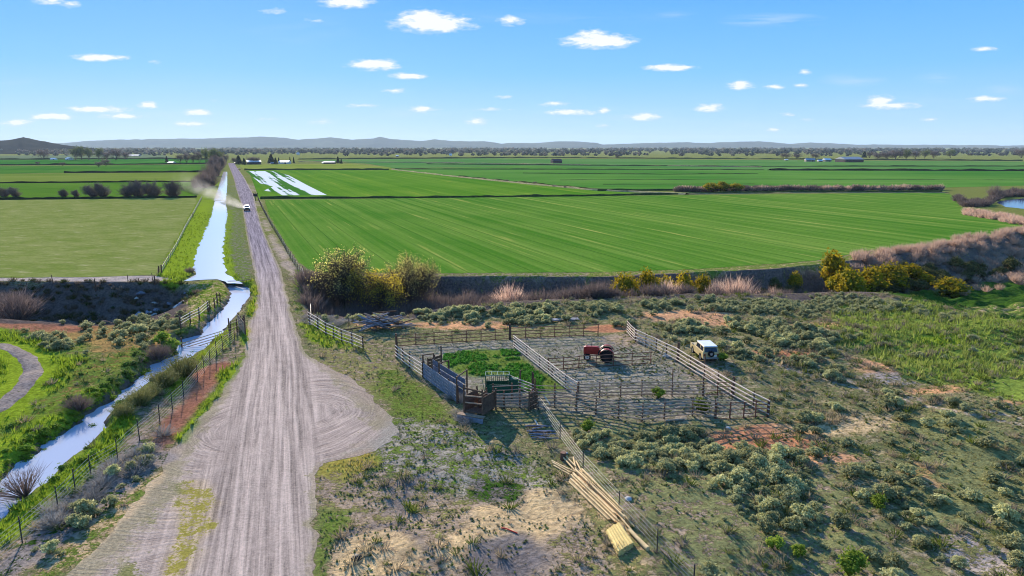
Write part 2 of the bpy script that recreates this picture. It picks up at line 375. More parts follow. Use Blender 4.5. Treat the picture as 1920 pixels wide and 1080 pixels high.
def road_mat():
    m, nt, N, L = newmat('gravel_material'); p = pos(nt)
    col = attr(nt, 'Col'); g = attr(nt, 'Veg'); cov = attr(nt, 'cov', 'Fac')
    st = attr(nt, 'rut', 'Vector'); arc = attr(nt, 'arc', 'Fac'); ar = attr(nt, 'arcv', 'Vector')
    def sc(v, s):
        q = N.new('ShaderNodeVectorMath'); q.operation = 'MULTIPLY'; q.inputs[1].default_value = s; L.new(v, q.inputs[0]); return q.outputs[0]
    a = noise(nt, sc(st, (2.2, .055, 0)), 1.0, 5, .7, .3)
    b = noise(nt, sc(ar, (2.6, .14, 0)), 1.0, 6, .75, 1.2)
    tr = mixc(nt, arc, a, b)
    fine = noise(nt, p, 5, 8, .8); mid = noise(nt, p, .8, 5, .6); n2 = noise(nt, p, 5.5, 4, .65)
    k = mathn(nt, 'ADD', mapr(nt, tr, .36, .64, .58, 1.36), mapr(nt, fine, .3, .7, -.34, .34))
    k = mathn(nt, 'ADD', k, mapr(nt, mid, .3, .7, -.10, .10))
    vm = N.new('ShaderNodeVectorMath'); vm.operation = 'SCALE'; L.new(col, vm.inputs[0]); L.new(k, vm.inputs['Scale'])
    s = mathn(nt, 'ADD', mathn(nt, 'MULTIPLY', mid, .6), mathn(nt, 'MULTIPLY', n2, .4))
    mk = mapr(nt, mathn(nt, 'SUBTRACT', s, mathn(nt, 'SUBTRACT', .66, mathn(nt, 'MULTIPLY', cov, .34))), -.02, .03)
    gv = N.new('ShaderNodeVectorMath'); gv.operation = 'SCALE'; L.new(g, gv.inputs[0]); L.new(mapr(nt, fine, .3, .7, .5, 1.4), gv.inputs['Scale'])
    c = mixc(nt, mk, vm.outputs[0], gv.outputs[0])
    h = mathn(nt, 'ADD', mathn(nt, 'MULTIPLY', tr, .9), mathn(nt, 'MULTIPLY', fine, .5))
    ed = attr(nt, 'edge', 'Fac'); nE = mathn(nt, 'ADD', mathn(nt, 'MULTIPLY', mid, .55), mathn(nt, 'MULTIPLY', n2, .45))
    gn = N.new('ShaderNodeVectorMath'); gn.operation = 'SCALE'; L.new(attr(nt, 'Gnd'), gn.inputs[0]); L.new(mathn(nt, 'MULTIPLY', mapr(nt, fine, .32, .68, .5, 1.5), mapr(nt, tr, .36, .64, .82, 1.16)), gn.inputs['Scale'])
    c = mixc(nt, mapr(nt, mathn(nt, 'SUBTRACT', nE, mathn(nt, 'MULTIPLY_ADD', ed, .55, .28)), -.05, .09), c, gn.outputs[0])
    finish(nt, c, 1.0, h, .85, .2, .0); return m
RDIR = R(22.5)
def field_mat(name, c1, c2, c3=None, stripe=.22, s2=1.2, patch=.02, rot=RDIR, rowamp=.5, wheel=None, an=.03, pamp=2.6):
    """crop field: drill rows and mottled growth along one direction"""
    m, nt, N, L = newmat(name); p = pos(nt); q = mapping(nt, p, (stripe, stripe * an, 1), -rot)
    a = noise(nt, q, 1.0, 5, .65); b = noise(nt, mapping(nt, p, (s2, s2 * max(an, .05), 1), -rot), 1.0, 3, .6)
    pt = noise(nt, p, patch, 5, .6); fine = noise(nt, p, 1.4, 5, .7)
    f = mathn(nt, 'ADD', mathn(nt, 'MULTIPLY', mathn(nt, 'SUBTRACT', a, .5), 1.6 * rowamp * 2), mathn(nt, 'MULTIPLY', mathn(nt, 'SUBTRACT', pt, .5), pamp))
    f = mathn(nt, 'ADD', f, .5, clamp=True)
    c = mixc(nt, f, lin(c1), lin(c2))
    if c3: c = mixc(nt, mapr(nt, mathn(nt, 'ADD', mathn(nt, 'MULTIPLY', b, .55), mathn(nt, 'MULTIPLY', a, .45)), .57, .68, 0, .65), c, lin(c3))
    if wheel:
        w = mapping(nt, p, (1 / wheel, 1, 1), -rot); sx = N.new('ShaderNodeSeparateXYZ'); L.new(w, sx.inputs[0])
        fr = mathn(nt, 'FRACT', sx.outputs[0]); ln = mathn(nt, 'LESS_THAN', fr, .045)
        c = mixc(nt, mathn(nt, 'MULTIPLY', ln, mapr(nt, pt, .4, .6, .25, .75)), c, (0.03, .075, .012))
    vm = N.new('ShaderNodeVectorMath'); vm.operation = 'SCALE'; L.new(c, vm.inputs[0]); L.new(mapr(nt, fine, .3, .7, .82, 1.18), vm.inputs['Scale'])
    finish(nt, vm.outputs[0], 1.0, fine, .5, .12, .0); return m
def leaf_mat(name, c, trans=.35, var=.3, hue=None):
    """foliage: colour varies by clump (attribute) and by plant (object random)"""
    m, nt, N, L = newmat(name); t = attr(nt, 'tint', 'Fac'); oi = N.new('ShaderNodeObjectInfo').outputs['Random']
    c2 = hue or (min(255, c[0] * 1.25 + 10), min(255, c[1] * 1.15 + 6), c[2])
    cc = mixc(nt, mapr(nt, t, 0, 1), lin(c), lin(c2))
    vm = N.new('ShaderNodeVectorMath'); vm.operation = 'SCALE'; L.new(cc, vm.inputs[0]); L.new(mapr(nt, oi, 0, 1, 1 - var, 1 + var), vm.inputs['Scale'])
    finish(nt, vm.outputs[0], .8, None, spec=.05, trans=trans); return m
def vcol_mat(name, trans=.3):
    m, nt, N, L = newmat(name); finish(nt, attr(nt, 'Col'), .8, None, spec=.05, trans=.38); return m
def water_mat(name, c, rough, wave=1.2, bstr=.35):
    m, nt, N, L = newmat(name); p = pos(nt)
    n = mathn(nt, 'ADD', noise(nt, p, wave, 4, .6), mathn(nt, 'MULTIPLY', noise(nt, p, wave * 5, 3, .6), .4))
    b = N.new('ShaderNodeBsdfPrincipled'); o = N.new('ShaderNodeOutputMaterial'); b.inputs['Base Color'].default_value = (*lin(c), 1)
    b.inputs['Roughness'].default_value = rough; b.inputs['IOR'].default_value = 1.33; b.inputs['Specular IOR Level'].default_value = .8
    bn = N.new('ShaderNodeBump'); bn.inputs['Strength'].default_value = bstr; bn.inputs['Distance'].default_value = .08; L.new(n, bn.inputs['Height']); L.new(bn.outputs[0], b.inputs['Normal'])
    L.new(b.outputs[0], o.inputs[0]); return m

M = dict(
 ground=ground_mat(), road=road_mat(),
 old_wood=simple_mat('weathered_wood', (178,148,122), .35, 5, .85, .1, stretch=(1, 1, .2)),
 dark_wood=simple_mat('dark_weathered_wood', (106,82,66), .35, 5, .85, .1),
 pale_wood=simple_mat('bleached_rail_wood', (212,190,170), .22, 5, .8, .15),  # pale wood, colour brightened further to carry sunlight on the rails
 blue_wood=simple_mat('grey_blue_boards', (132,132,142), .35, 4, .8, .15),
 rust=simple_mat('rusty_pipe', (128,84,64), .35, 8, .7, .3),
 new_pole=simple_mat('fresh_peeled_pole', (214,182,132), .22, 3, .75, .15),
 treated=simple_mat('treated_post', (228,196,122), .2, 3, .75, .15),
 end_wood=simple_mat('sawn_end', (120,95,62), .3, 9, .85, .1),
 wire=simple_mat('galvanised_wire', (165,160,155), .2, 9, .5, .4, .4),
 steel_post=simple_mat('steel_fence_post', (62,56,54), .3, 9, .7, .3),
 green_paint=simple_mat('faded_green_paint', (24,84,60), .25, 6, .6, .3),
 green_edge=simple_mat('sun_bleached_green_paint', (84,124,106), .2, 6, .6, .3),  # paler green for the cage's top frame and lever
 red_paint=simple_mat('faded_red_paint', (150,36,30), .3, 7, .5, .4),
 tan_paint=simple_mat('tan_car_paint', (196,172,122), .12, 2, .4, .4),
 white_paint=simple_mat('white_car_paint', (228,226,222), .08, 2, .4, .4),
 black=simple_mat('black_rubber', (26,25,26), .3, 8, .85, .15),
 glass=simple_mat('dark_window_glass', (24,34,50), .1, 2, .12, .6),
 chrome=simple_mat('dull_chrome', (170,172,178), .15, 6, .35, .5, .7),
 tail=simple_mat('red_lamp_lens', (120,14,12), .1, 6, .3, .5),
 rim=simple_mat('cream_wheel_rim', (215,205,185), .15, 6, .6, .3),
 grease=simple_mat('greasy_iron', (46,40,40), .35, 8, .7, .3),
 stone=simple_mat('pale_rock', (190,185,178), .25, 4, .9, .1),
 roofw=simple_mat('white_sheet_roof', (215,215,215), .1, .3, .5, .3),
 roofg=simple_mat('grey_sheet_roof', (150,152,156), .15, .3, .5, .3),
 wallg=simple_mat('farm_wall', (140,132,124), .2, .4, .85, .1),
 walld=simple_mat('dark_farm_wall', (74,66,66), .25, .4, .85, .1),
 bark=simple_mat('willow_bark', (92,80,70), .35, 5, .9, .1),
 twig=simple_mat('bare_twig', (126,108,104), .35, 5, .9, .1),
 pipe_red=simple_mat('red_hose_rubber', (196,70,52), .2, 5, .7, .2),
 sage=leaf_mat('sagebrush_leaf', (140,138,88), .42, .38, (200,196,142)),
 sage_dk=leaf_mat('sagebrush_leaf_far', (132,134,88), .42, .25, (190,188,138)),
 rabbit=leaf_mat('bright_green_shrub_leaf', (96,116,34), .35, .3, (156,170,62)),
 willow=leaf_mat('willow_leaf', (190,176,84), .65, .15, (244,228,140)),
 willow_y=leaf_mat('golden_willow_leaf', (186,166,44), .65, .15, (236,210,84)),
 gold=leaf_mat('golden_currant_leaf', (104,104,24), .4, .2, (206,170,34)),
 conifer=leaf_mat('conifer_needles', (40,54,36), .2, .2, (62,78,46)),
 poplar=leaf_mat('poplar_leaf', (96,108,56), .3, .2, (140,146,84)),
 pinktwig=leaf_mat('reddish_willow_twig', (186,148,128), .5, .2, (232,200,174)),
 greytwig=leaf_mat('grey_brown_twig', (96,82,78), .3, .25, (140,122,112)),
 vcol=vcol_mat('plant_colour'),
)

# ------------------------------------------------------------------ painting the ground cover
C_ = {k: np.array(lin(v)) for k, v in dict(range_=(158,144,110), rangeg=(124,124,80), meadow=(134,148,62), gravel=(168,152,142), gravel2=(186,164,148), straw=(206,176,132), straw2=(210,180,134), dry=(170,148,126),
  orange=(208,156,116), redor=(194,132,96), lush=(134,152,42), lush2=(112,134,42), green=(112,128,56), slope=(138,136,88), dkgreen=(62,92,32), olive=(144,138,84), pengrey=(162,152,136), penveg=(140,138,108), verge=(180,160,140),
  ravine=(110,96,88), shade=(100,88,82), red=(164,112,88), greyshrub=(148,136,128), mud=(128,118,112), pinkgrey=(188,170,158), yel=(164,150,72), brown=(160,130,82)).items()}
LAYERS = [
 # kind, points, ground colour, cover, cover colour, softness, jitter(m)
 ('p', [(0,600),(470,600),(470,700),(300,820),(0,1000),(-600,1300),(-1200,600)], 'olive', .55, 'green', 3, 3),
 ('p', [(-200,598),(0,600),(140,596),(240,590),(340,590),(345,640),(270,690),(200,668),(120,640),(0,612),(-200,615)], 'brown', .35, 'rangeg', 1.5, 2),
 ('e', (60,606,120,10), 'red', .25, 'rangeg', .5, 2),
 ('p', [(0,612),(60,626),(110,650),(150,690),(150,740),(80,800),(0,850),(-200,900),(-300,700)], 'lush2', .9, 'lush', 1.5, 2),
 ('p', [(330,700),(250,720),(150,780),(60,830),(0,860),(-100,950),(0,905),(60,860),(150,800),(220,750),(330,690)], 'lush2', .8, 'dkgreen', 1, 1.2),
 ('p', [(100,770),(200,710),(300,660),(250,650),(150,700),(60,770),(0,812),(0,840)], 'brown', .6, 'green', 1.2, 1.5),
 ('p', [(-200,960),(0,830),(100,775),(210,725),(300,670),(330,650),(330,670),(240,735),(150,785),(60,840),(0,885),(-200,1040)], 'lush2', .85, 'lush', 1.2, 1.5),
 # canal right bank (lower) down to the fence
 ('p', [(470,600),(440,618),(400,655),(360,690),(300,740),(230,790),(190,825),(130,870),(60,940),(0,990),(-150,1120),(-100,1250),(100,1050),(250,930),(350,830),(420,740),(465,660)], 'dry', .45, 'rangeg', 1.0, 1.0),
 ('p', [(230,780),(262,790),(215,850),(160,890),(100,945),(30,1010),(-60,1100),(-140,1110),(0,978),(60,935),(130,870),(190,820)], 'lush2', .95, 'lush', .6, .8),
 ('p', [(430,610),(395,648),(355,700),(300,740),(320,760),(380,700),(440,640)], 'yel', .7, 'lush', .5, .6),
 ('p', [(425,665),(385,690),(330,760),(280,830),(255,850),(290,860),(350,800),(400,735),(445,680)], 'red', .15, 'brown', .6, 1.0),
 ('p', [(455,660),(420,700),(375,760),(330,820),(345,830),(400,760),(450,700),(465,670)], 'lush2', .75, 'lush', .6, .7),
 ('p', [(260,820),(300,835),(320,860),(240,920),(150,990),(80,1050),(0,1110),(-60,1090),(60,1000),(160,920)], 'greyshrub', .35, 'dkgreen', .6, .9),
 ('p', [(300,880),(200,960),(110,1030),(30,1100),(60,1130),(170,1040),(280,930),(320,880)], 'straw', .45, 'green', .6, 1.0),
 # bank around canal bend and upper banks
 ('p', [(340,560),(350,535),(390,524),(430,532),(445,555),(425,590),(395,612),(345,620)], 'straw', .55, 'lush2', .8, 1.0),
 ('p', [(448,640),(466,600),(472,560),(468,535),(450,528),(476,520),(488,550),(474,600),(462,650)], 'yel', .8, 'lush', .6, .7),
 ('p', [(378,378),(366,380),(340,430),(306,490),(292,520),(290,535),(345,532),(372,500),(390,440),(404,380),(404,340),(395,340)], 'lush2', .95, 'lush', .8, 1.2),
 ('p', [(422,380),(416,440),(414,500),(424,522),(450,530),(478,524),(470,500),(460,450),(452,400),(444,350),(430,330),(424,335)], 'greyshrub', .55, 'green', .8, 1.2),
 ('p', [(418,400),(412,470),(416,505),(440,528),(452,528),(436,500),(428,440),(430,390)], 'lush2', .95, 'lush', .6, .8),
 ('p', [(441,312),(470,350),(492,400),(520,455),(556,505),(575,530),(555,560),(545,520),(510,455),(480,390),(455,330)], 'verge', .25, 'rangeg', .8, 1.0),
 ('p', [(552,505),(572,505),(600,560),(640,590),(600,600),(560,585),(548,545)], 'verge', .7, 'green', .8, .8),
 # margins of ravine right of road
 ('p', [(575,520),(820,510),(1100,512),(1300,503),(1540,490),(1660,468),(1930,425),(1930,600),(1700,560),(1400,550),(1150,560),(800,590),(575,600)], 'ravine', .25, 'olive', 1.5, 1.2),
 ('p', [(1100,512),(1300,503),(1540,488),(1660,468),(1700,468),(1540,498),(1300,511),(1100,519)], 'straw', .6, 'green', .5, .7),
 ('p', [(800,506),(1100,506),(1100,519),(820,518)], 'dry', .5, 'green', .5, .5),
 ('p', [(1560,520),(1640,550),(1800,575),(1930,610),(2300,690),(2300,440),(1930,480),(1700,505)], 'green', .75, 'dkgreen', 2, 2),
 ('p', [(1790,524),(1930,524),(1930,540),(1830,542)], 'straw', .6, 'green', 1, 1.5),
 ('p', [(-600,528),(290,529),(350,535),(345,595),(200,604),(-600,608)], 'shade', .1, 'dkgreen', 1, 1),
 ('p', [(-600,518),(0,519),(290,517),(330,524),(290,527.5),(0,526.5),(-600,527)], 'pinkgrey', .15, 'olive', .5, .5),
 # turning area and yard, grass about it
 ('p', [(560,600),(700,640),(745,660),(860,790),(900,900),(760,1000),(600,1080),(600,860),(740,800),(620,700)], 'dry', .5, 'rangeg', 1.5, 1.5),
 ('p', [(560,608),(600,600),(690,665),(640,670),(575,640)], 'olive', .6, 'lush', 1, 1),
 ('p', [(580,650),(690,660),(760,700),(800,770),(740,780),(690,735),(600,690)], 'dry', .55, 'olive', 1, 1.5),
 ('p', [(690,700),(745,690),(840,770),(860,800),(800,830),(740,790)], 'olive', .62, 'green', 1, 1.2),
 ('p', [(740,780),(860,800),(980,850),(1050,900),(1020,960),(880,940),(760,900),(640,880),(600,860),(700,840)], 'pengrey', .45, 'green', 1.5, 1.5),
 ('p', [(600,868),(690,845),(720,870),(640,915),(600,905)], 'dry', .75, 'yel', .8, .8),
 ('p', [(595,900),(760,900),(940,950),(1120,1000),(1160,1100),(600,1100)], 'dry', .4, 'olive', 1.5, 1.2),
 ('p', [(595,950),(640,960),(640,1040),(600,1100)], 'dry', .7, 'green', .8, .8),
 ('p', [(640,1020),(740,1000),(820,1030),(860,980),(960,930),(1060,910),(1100,960),(1000,1010),(1010,1060),(860,1080),(640,1090)], 'straw', .18, 'dry', .8, 1.5),
 ('p', [(880,1010),(980,1010),(1040,1060),(960,1090),(850,1080)], 'mud', .15, 'dry', .8, 1),
 ('p', [(890,900),(970,900),(975,940),(880,930)], 'mud', .5, 'dkgreen', 1, 1),
 ('p', [(1060,910),(1130,1000),(1160,1080),(1240,1100),(1210,1010),(1090,890)], 'straw', .45, 'olive', .8, 1),
 # corral
 ('p', [(745,650),(955,636),(1122,628),(1180,625),(1440,782),(1200,790),(996,765),(900,760),(790,705)], 'pengrey', .45, 'penveg', .8, .6),
 ('p', [(830,668),(900,655),(965,655),(1000,690),(1055,725),(1000,740),(940,705),(870,700),(830,690)], 'dkgreen', .95, 'green', .8, 1.0),
 ('p', [(1060,700),(1250,690),(1330,720),(1330,738),(1090,742)], 'pengrey', .4, 'penveg', .8, 1),
 # rangeland right
 ('e', (880,606,130,10), 'orange', .3, 'olive', .4, 2), ('e', (700,606,60,8), 'orange', .3, 'olive', .5, 2),
 ('e', (1140,615,45,8), 'redor', .15, 'olive', .4, 1.5), ('e', (1290,590,110,14), 'orange', .2, 'range_', .4, 2.5), ('e', (1330,602,80,8), 'orange', .2, 'olive', .4, 1.5),
 ('e', (1540,612,110,12), 'orange', .25, 'olive', .5, 3), ('e', (1470,668,70,12), 'redor', .25, 'olive', .5, 2.5), ('e', (1700,692,110,26), 'orange', .35, 'olive', .5, 3),
 ('e', (1600,650,70,12), 'pinkgrey', .3, 'olive', .5, 3), ('e', (1440,820,120,26), 'redor', .15, 'olive', .45, 2.0), ('e', (1340,700,60,30), 'dry', .4, 'rangeg', .6, 2),
 ('e', (1250,650,60,14), 'range_', .25, 'olive', .5, 2), ('e', (1600,800,130,20), 'straw', .3, 'olive', .6, 3), ('e', (1180,640,60,12), 'dry', .3, 'olive', .5, 2), ('e', (1560,860,70,14), 'orange', .3, 'olive', .6, 2.5), ('e', (1760,735,90,12), 'orange', .35, 'olive', .6, 2.5),
 ('e', (1780,885,90,30), 'orange', .15, 'olive', .45, 2.5), ('e', (1900,765,40,8), 'orange', .2, 'olive', .5, 2),
 ('e', (1520,1010,60,26), 'pinkgrey', .2, 'dry', .4, 1.5), ('e', (1575,1060,40,26), 'straw', .2, 'dry', .4, 1.5), ('e', (1680,710,110,10), 'pinkgrey', .4, 'olive', .5, 2),
 ('e', (1870,1030,120,60), 'pinkgrey', .45, 'olive', .6, 2.5),
 ('p', [(1560,560),(1700,560),(1930,610),(1930,780),(1800,740),(1650,680),(1560,620)], 'olive', .9, 'meadow', 3, 4),
 ('p', [(1700,760),(1930,800),(1930,1000),(1750,960),(1700,860)], 'olive', .7, 'slope', 3, 4),
 ('e', (1780,640,60,10), 'olive', .9, 'lush', .5, 2),
 ('l', [(745,975),(752,940),(762,915),(785,895),(822,882)], 'mud', .1, 'dry', .38, .9), ('l', [(727,965),(733,935),(742,912),(760,893)], 'mud', .1, 'dry', .25, .6),
 ('l', [(640,1010),(700,985),(745,985),(800,1030),(830,1090)], 'mud', .3, 'dry', .5, .7),
 ('l', [(1380,655),(1480,690),(1580,712),(1700,745),(1810,778),(1930,800)], 'pinkgrey', .2, 'straw', .35, .8), ('l', [(1380,660),(1480,697),(1580,720),(1700,754),(1810,788),(1930,811)], 'pinkgrey', .2, 'straw', .35, .8),
 ('p', [(1060,790),(1300,800),(1420,860),(1560,900),(1700,1000),(1700,1100),(1240,1100),(1130,900)], 'dry', .6, 'slope', 2, 2),
]
def paint(x, y):
    x = np.asarray(x, float); y = np.asarray(y, float); n = len(x)
    PX, PY = to_px(x, y)
    Cc = np.tile(C_['range_'], (n, 1)); cov = np.full(n, .5); G = np.tile(C_['rangeg'], (n, 1))
    j1 = fbm(x / 5, y / 5, 51, 5) - .5; j2 = fbm(x / 1.6, y / 1.6, 61, 4) - .5
    far = sst(125, 180, y)
    Cc = Cc * (1 - far[:, None]) + far[:, None] * C_['olive']; G = G * (1 - far[:, None]) + far[:, None] * C_['green']
    front = y > 22
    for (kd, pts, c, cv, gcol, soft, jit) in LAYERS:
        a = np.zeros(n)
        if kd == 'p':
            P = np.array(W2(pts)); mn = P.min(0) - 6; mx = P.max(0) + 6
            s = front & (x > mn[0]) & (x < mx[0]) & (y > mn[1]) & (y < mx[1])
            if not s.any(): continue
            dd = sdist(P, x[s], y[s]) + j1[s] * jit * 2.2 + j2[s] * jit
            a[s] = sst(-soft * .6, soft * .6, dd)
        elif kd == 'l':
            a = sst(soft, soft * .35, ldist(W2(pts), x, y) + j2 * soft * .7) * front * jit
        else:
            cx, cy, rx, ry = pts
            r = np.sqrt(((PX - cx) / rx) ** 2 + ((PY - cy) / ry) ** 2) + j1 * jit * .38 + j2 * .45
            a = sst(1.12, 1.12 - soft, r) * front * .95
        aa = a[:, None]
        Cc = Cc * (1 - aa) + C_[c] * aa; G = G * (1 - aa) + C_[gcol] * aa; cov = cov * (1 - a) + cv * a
    # canal mud edge
    mk = (y < 118) & (x < -18) & (x > -62)
    if mk.any():
        dc = -sdist(canal_low, x[mk], y[mk]); a = (1 - sst(.2, 1.0, dc))[:, None]
        Cc[mk] = Cc[mk] * (1 - a) + C_['mud'] * .6 * a; cov[mk] = cov[mk] * (1 - a[:, 0] * .6)
    return Cc, cov, G

# ------------------------------------------------------------------ ground sheet
def axis(a, b, step, lo, hi, g):
    mid = list(np.arange(a, b, step)); r = [mid[-1]]; s = step
    while r[-1] < hi: s *= g; r.append(r[-1] + s)
    l = [mid[0]]; s = step
    while l[-1] > lo: s *= g; l.append(l[-1] - s)
    return np.array(sorted(set(l + mid + r)))
xs = axis(-64, 78, .42, -15000, 15000, 1.06); ys = axis(27, 121, .38, -500, 14500, 1.045)
GX, GY = np.meshgrid(xs, ys); gx = GX.ravel(); gy = GY.ravel()
gz = tz(gx, gy)
nx, ny = len(xs), len(ys)
idx = np.arange(nx * ny).reshape(ny, nx)
Fq = np.stack([idx[:-1, :-1].ravel(), idx[:-1, 1:].ravel(), idx[1:, 1:].ravel(), idx[1:, :-1].ravel()], 1)
Cg, cg, Gg = paint(gx, gy)
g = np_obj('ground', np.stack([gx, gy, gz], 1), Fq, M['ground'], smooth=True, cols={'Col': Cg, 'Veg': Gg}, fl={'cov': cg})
tag(g, kind='structure')

# ------------------------------------------------------------------ road
def road():
    rows = []; wl = [gp(r[1], r[0]) for r in ROAD]; wr = [gp(r[2], r[0]) for r in ROAD]
    ylist = np.array([p[1] for p in wl]); xl = np.array([p[0] for p in wl]); xr = np.array([p[0] for p in wr])
    o = np.argsort(ylist); ylist, xl, xr = ylist[o], xl[o], xr[o]
    yv = [ylist[0]]; 
    while yv[-1] < ylist[-1]: yv.append(yv[-1] + max(.3, (yv[-1] - 60) * .02))
    yv = np.array(yv[:-1] + [ylist[-1]]); nc = 90
    L = np.interp(yv, ylist, xl) + (fbm(yv / 1.5, yv * 0, 71, 4) - .5) * np.clip(1.5 - yv / 150, .4, 1.5); Rr = np.interp(yv, ylist, xr) + (fbm(yv / 1.5, yv * 0, 72, 4) - .5) * np.clip(1.5 - yv / 150, .4, 1.5)
    t = np.linspace(0, 1, nc)
    X = L[:, None] * (1 - t) + Rr[:, None] * t; Y = np.repeat(yv[:, None], nc, 1)
    x = X.ravel(); y = Y.ravel()
    z = tz(x, y) + .012 + .0004 * np.clip(y - 60, 0, 600)
    c, cv, G = paint(x, y)
    n = len(x)
    far = sst(60, 170, y)[:, None]
    col = C_['gravel2'] * (1 - far) + np.array(lin((146, 132, 134))) * far
    PX, PY = to_px(x, y)
    # verge tone near the edges
    e = np.minimum(X - L[:, None], Rr[:, None] - X).ravel(); ev = (1 - sst(.1, 1.0, e))[:, None] * .45
    col = col * (1 - ev) + C_['verge'] * ev
    cov = np.zeros(n); Gc = np.tile(C_['olive'], (n, 1))
    j = fbm(x / 2.2, y / 2.2, 81, 4) - .5
    for (poly, cvv, gc, gr) in [([(345,905),(390,900),(398,930),(385,990),(350,1060),(330,1110),(300,1110),(318,1000)], .5, 'yel', 'straw'), ([(300,880),(325,868),(318,930),(280,980),(255,990)], .6, 'olive', None),
                            ([(210,1060),(270,1040),(300,1110),(170,1110)], .6, 'olive', None), ([(560,640),(600,660),(700,760),(620,720)], .25, 'olive', None), ([(585,870),(600,870),(600,1100),(590,1100)], .5, 'green', None)]:
        a = sst(-.5, .5, sdist(W2(poly), x, y) + j * 2.4); cov = np.maximum(cov, a * cvv); Gc = Gc * (1 - a[:, None]) + C_[gc] * a[:, None]
        if gr: col = col * (1 - a[:, None] * .45) + C_[gr] * a[:, None] * .45
    # along-road coordinates and turning arcs
    cx = np.interp(y, [p for p in ylist], [.5 * (a + b) for a, b in zip(np.interp(ylist, ylist, np.array([gp(*q)[0] for q in [( {0:0}.get(0, 0), 900)]]*len(ylist))), xr)]) if False else None
    RC = [(306,434),(365,460),(427,476),(510,503),(580,510),(644,512),(704,512),(800,505),(900,498),(1080,490),(1700,470)]
    cw = sorted([(gp(b, a)[1], gp(b, a)[0]) for a, b in RC]); s = x - np.interp(y, [q[0] for q in cw], [q[1] for q in cw])
    rut = np.stack([s, y, np.zeros(n)], 1)
    def arcc(px, py):
        q = gp(px, py); dx = x - q[0]; dy = y - q[1]; return np.hypot(dx, dy * .8), np.arctan2(dy, dx)
    r1, a1 = arcc(470, 800); r2, a2 = arcc(575, 775)
    left = s < 0; rr = np.where(left, r1, r2 + 40); an = np.where(left, a1, a2)
    rr = rr + (fbm(x / 7, y / 7, 91, 3) - .5) * 2.0
    arcv = np.stack([rr, an * 6, np.zeros(n)], 1)
    win = sst(50, 54, y) * 0 + (1 - sst(62, 70, y)) * sst(43, 47.5, y)
    arc = np.clip(sst(2.6, 4.6, np.abs(s)) * win, 0, 1) * np.where(s < 0, sst(1.2, 3.0, r1), sst(1.0, 2.6, r2))
    side = np.where((y < 46) & (s < -4.5), .6, 0); arc = np.maximum(arc, side)
    # packed wheel lanes
    lane = np.exp(-((np.abs(s) - 1.1) / .45) ** 2) * .12 + np.exp(-((np.abs(s) - 2.9) / .3) ** 2) * -.10
    col = col * (1 + lane[:, None])
    apr = np.clip((np.abs(s) - 3.2) / 3, 0, 1) * (y < 75); edge = np.clip(e / (.9 + 4.2 * apr), 0, 1)
    we = (1 - edge) ** 1.2; cov = np.maximum(cov, cv * we * 1.1); Gc = Gc * (1 - we[:, None]) + G * we[:, None]
    ii = np.arange(len(yv) * nc).reshape(len(yv), nc)
    Fr = np.stack([ii[:-1, :-1].ravel(), ii[:-1, 1:].ravel(), ii[1:, 1:].ravel(), ii[1:, :-1].ravel()], 1)
    o = np_obj('road', np.stack([x, y, z], 1), Fr, M['road'], smooth=True, cols={'Col': col, 'Veg': Gc, 'Gnd': c * .75 + C_['gravel2'] * .23}, fl={'cov': cov, 'arc': arc, 'edge': edge}, vecs={'rut': rut, 'arcv': arcv})
    tag(o, kind='structure')
road()

PATH_W = W2([(-90,640),(-25,642),(15,650),(50,670),(64,697),(50,728),(12,762),(-60,800),(-140,830)])
# small dry creek path at the far left
def path():
    cl = W2([(-90,640),(-25,642),(15,650),(50,670),(64,697),(50,728),(12,762),(-60,800),(-140,830)]); L_ = []; 
    P = np.array(cl); d = np.r_[0, np.cumsum(np.hypot(*np.diff(P, axis=0).T))]; t = np.arange(0, d[-1], .4)
    x = np.interp(t, d, P[:, 0]); y = np.interp(t, d, P[:, 1]); ker = np.ones(9) / 9
    x = np.convolve(np.pad(x, 4, 'edge'), ker, 'valid'); y = np.convolve(np.pad(y, 4, 'edge'), ker, 'valid')
    tx = np.gradient(x); ty = np.gradient(y); l = np.hypot(tx, ty); nxv, nyv = -ty / l, tx / l
    w = .9 + (fbm(t / 3, t * 0, 5, 3) - .5) * .8; off = np.linspace(-1, 1, 9)
    X = x[:, None] + nxv[:, None] * w[:, None] * off; Y = y[:, None] + nyv[:, None] * w[:, None] * off
    X = X.ravel(); Y = Y.ravel(); Z = tz(X, Y) + .09 - .12 * np.abs(np.tile(off, len(t))) ** 4; n = len(X)
    ii = np.arange(n).reshape(len(t), 9); Fr = np.stack([ii[:-1, :-1].ravel(), ii[:-1, 1:].ravel(), ii[1:, 1:].ravel(), ii[1:, :-1].ravel()], 1)
    o = np_obj('path', np.stack([X, Y, Z], 1), Fr, M['ground'], smooth=True, cols={'Col': np.tile(C_['mud'] * .5 + C_['gravel'] * .5, (n, 1)), 'Veg': np.tile(C_['green'], (n, 1))}, fl={'cov': np.full(n, .1)}); tag(o, kind='structure')
path()

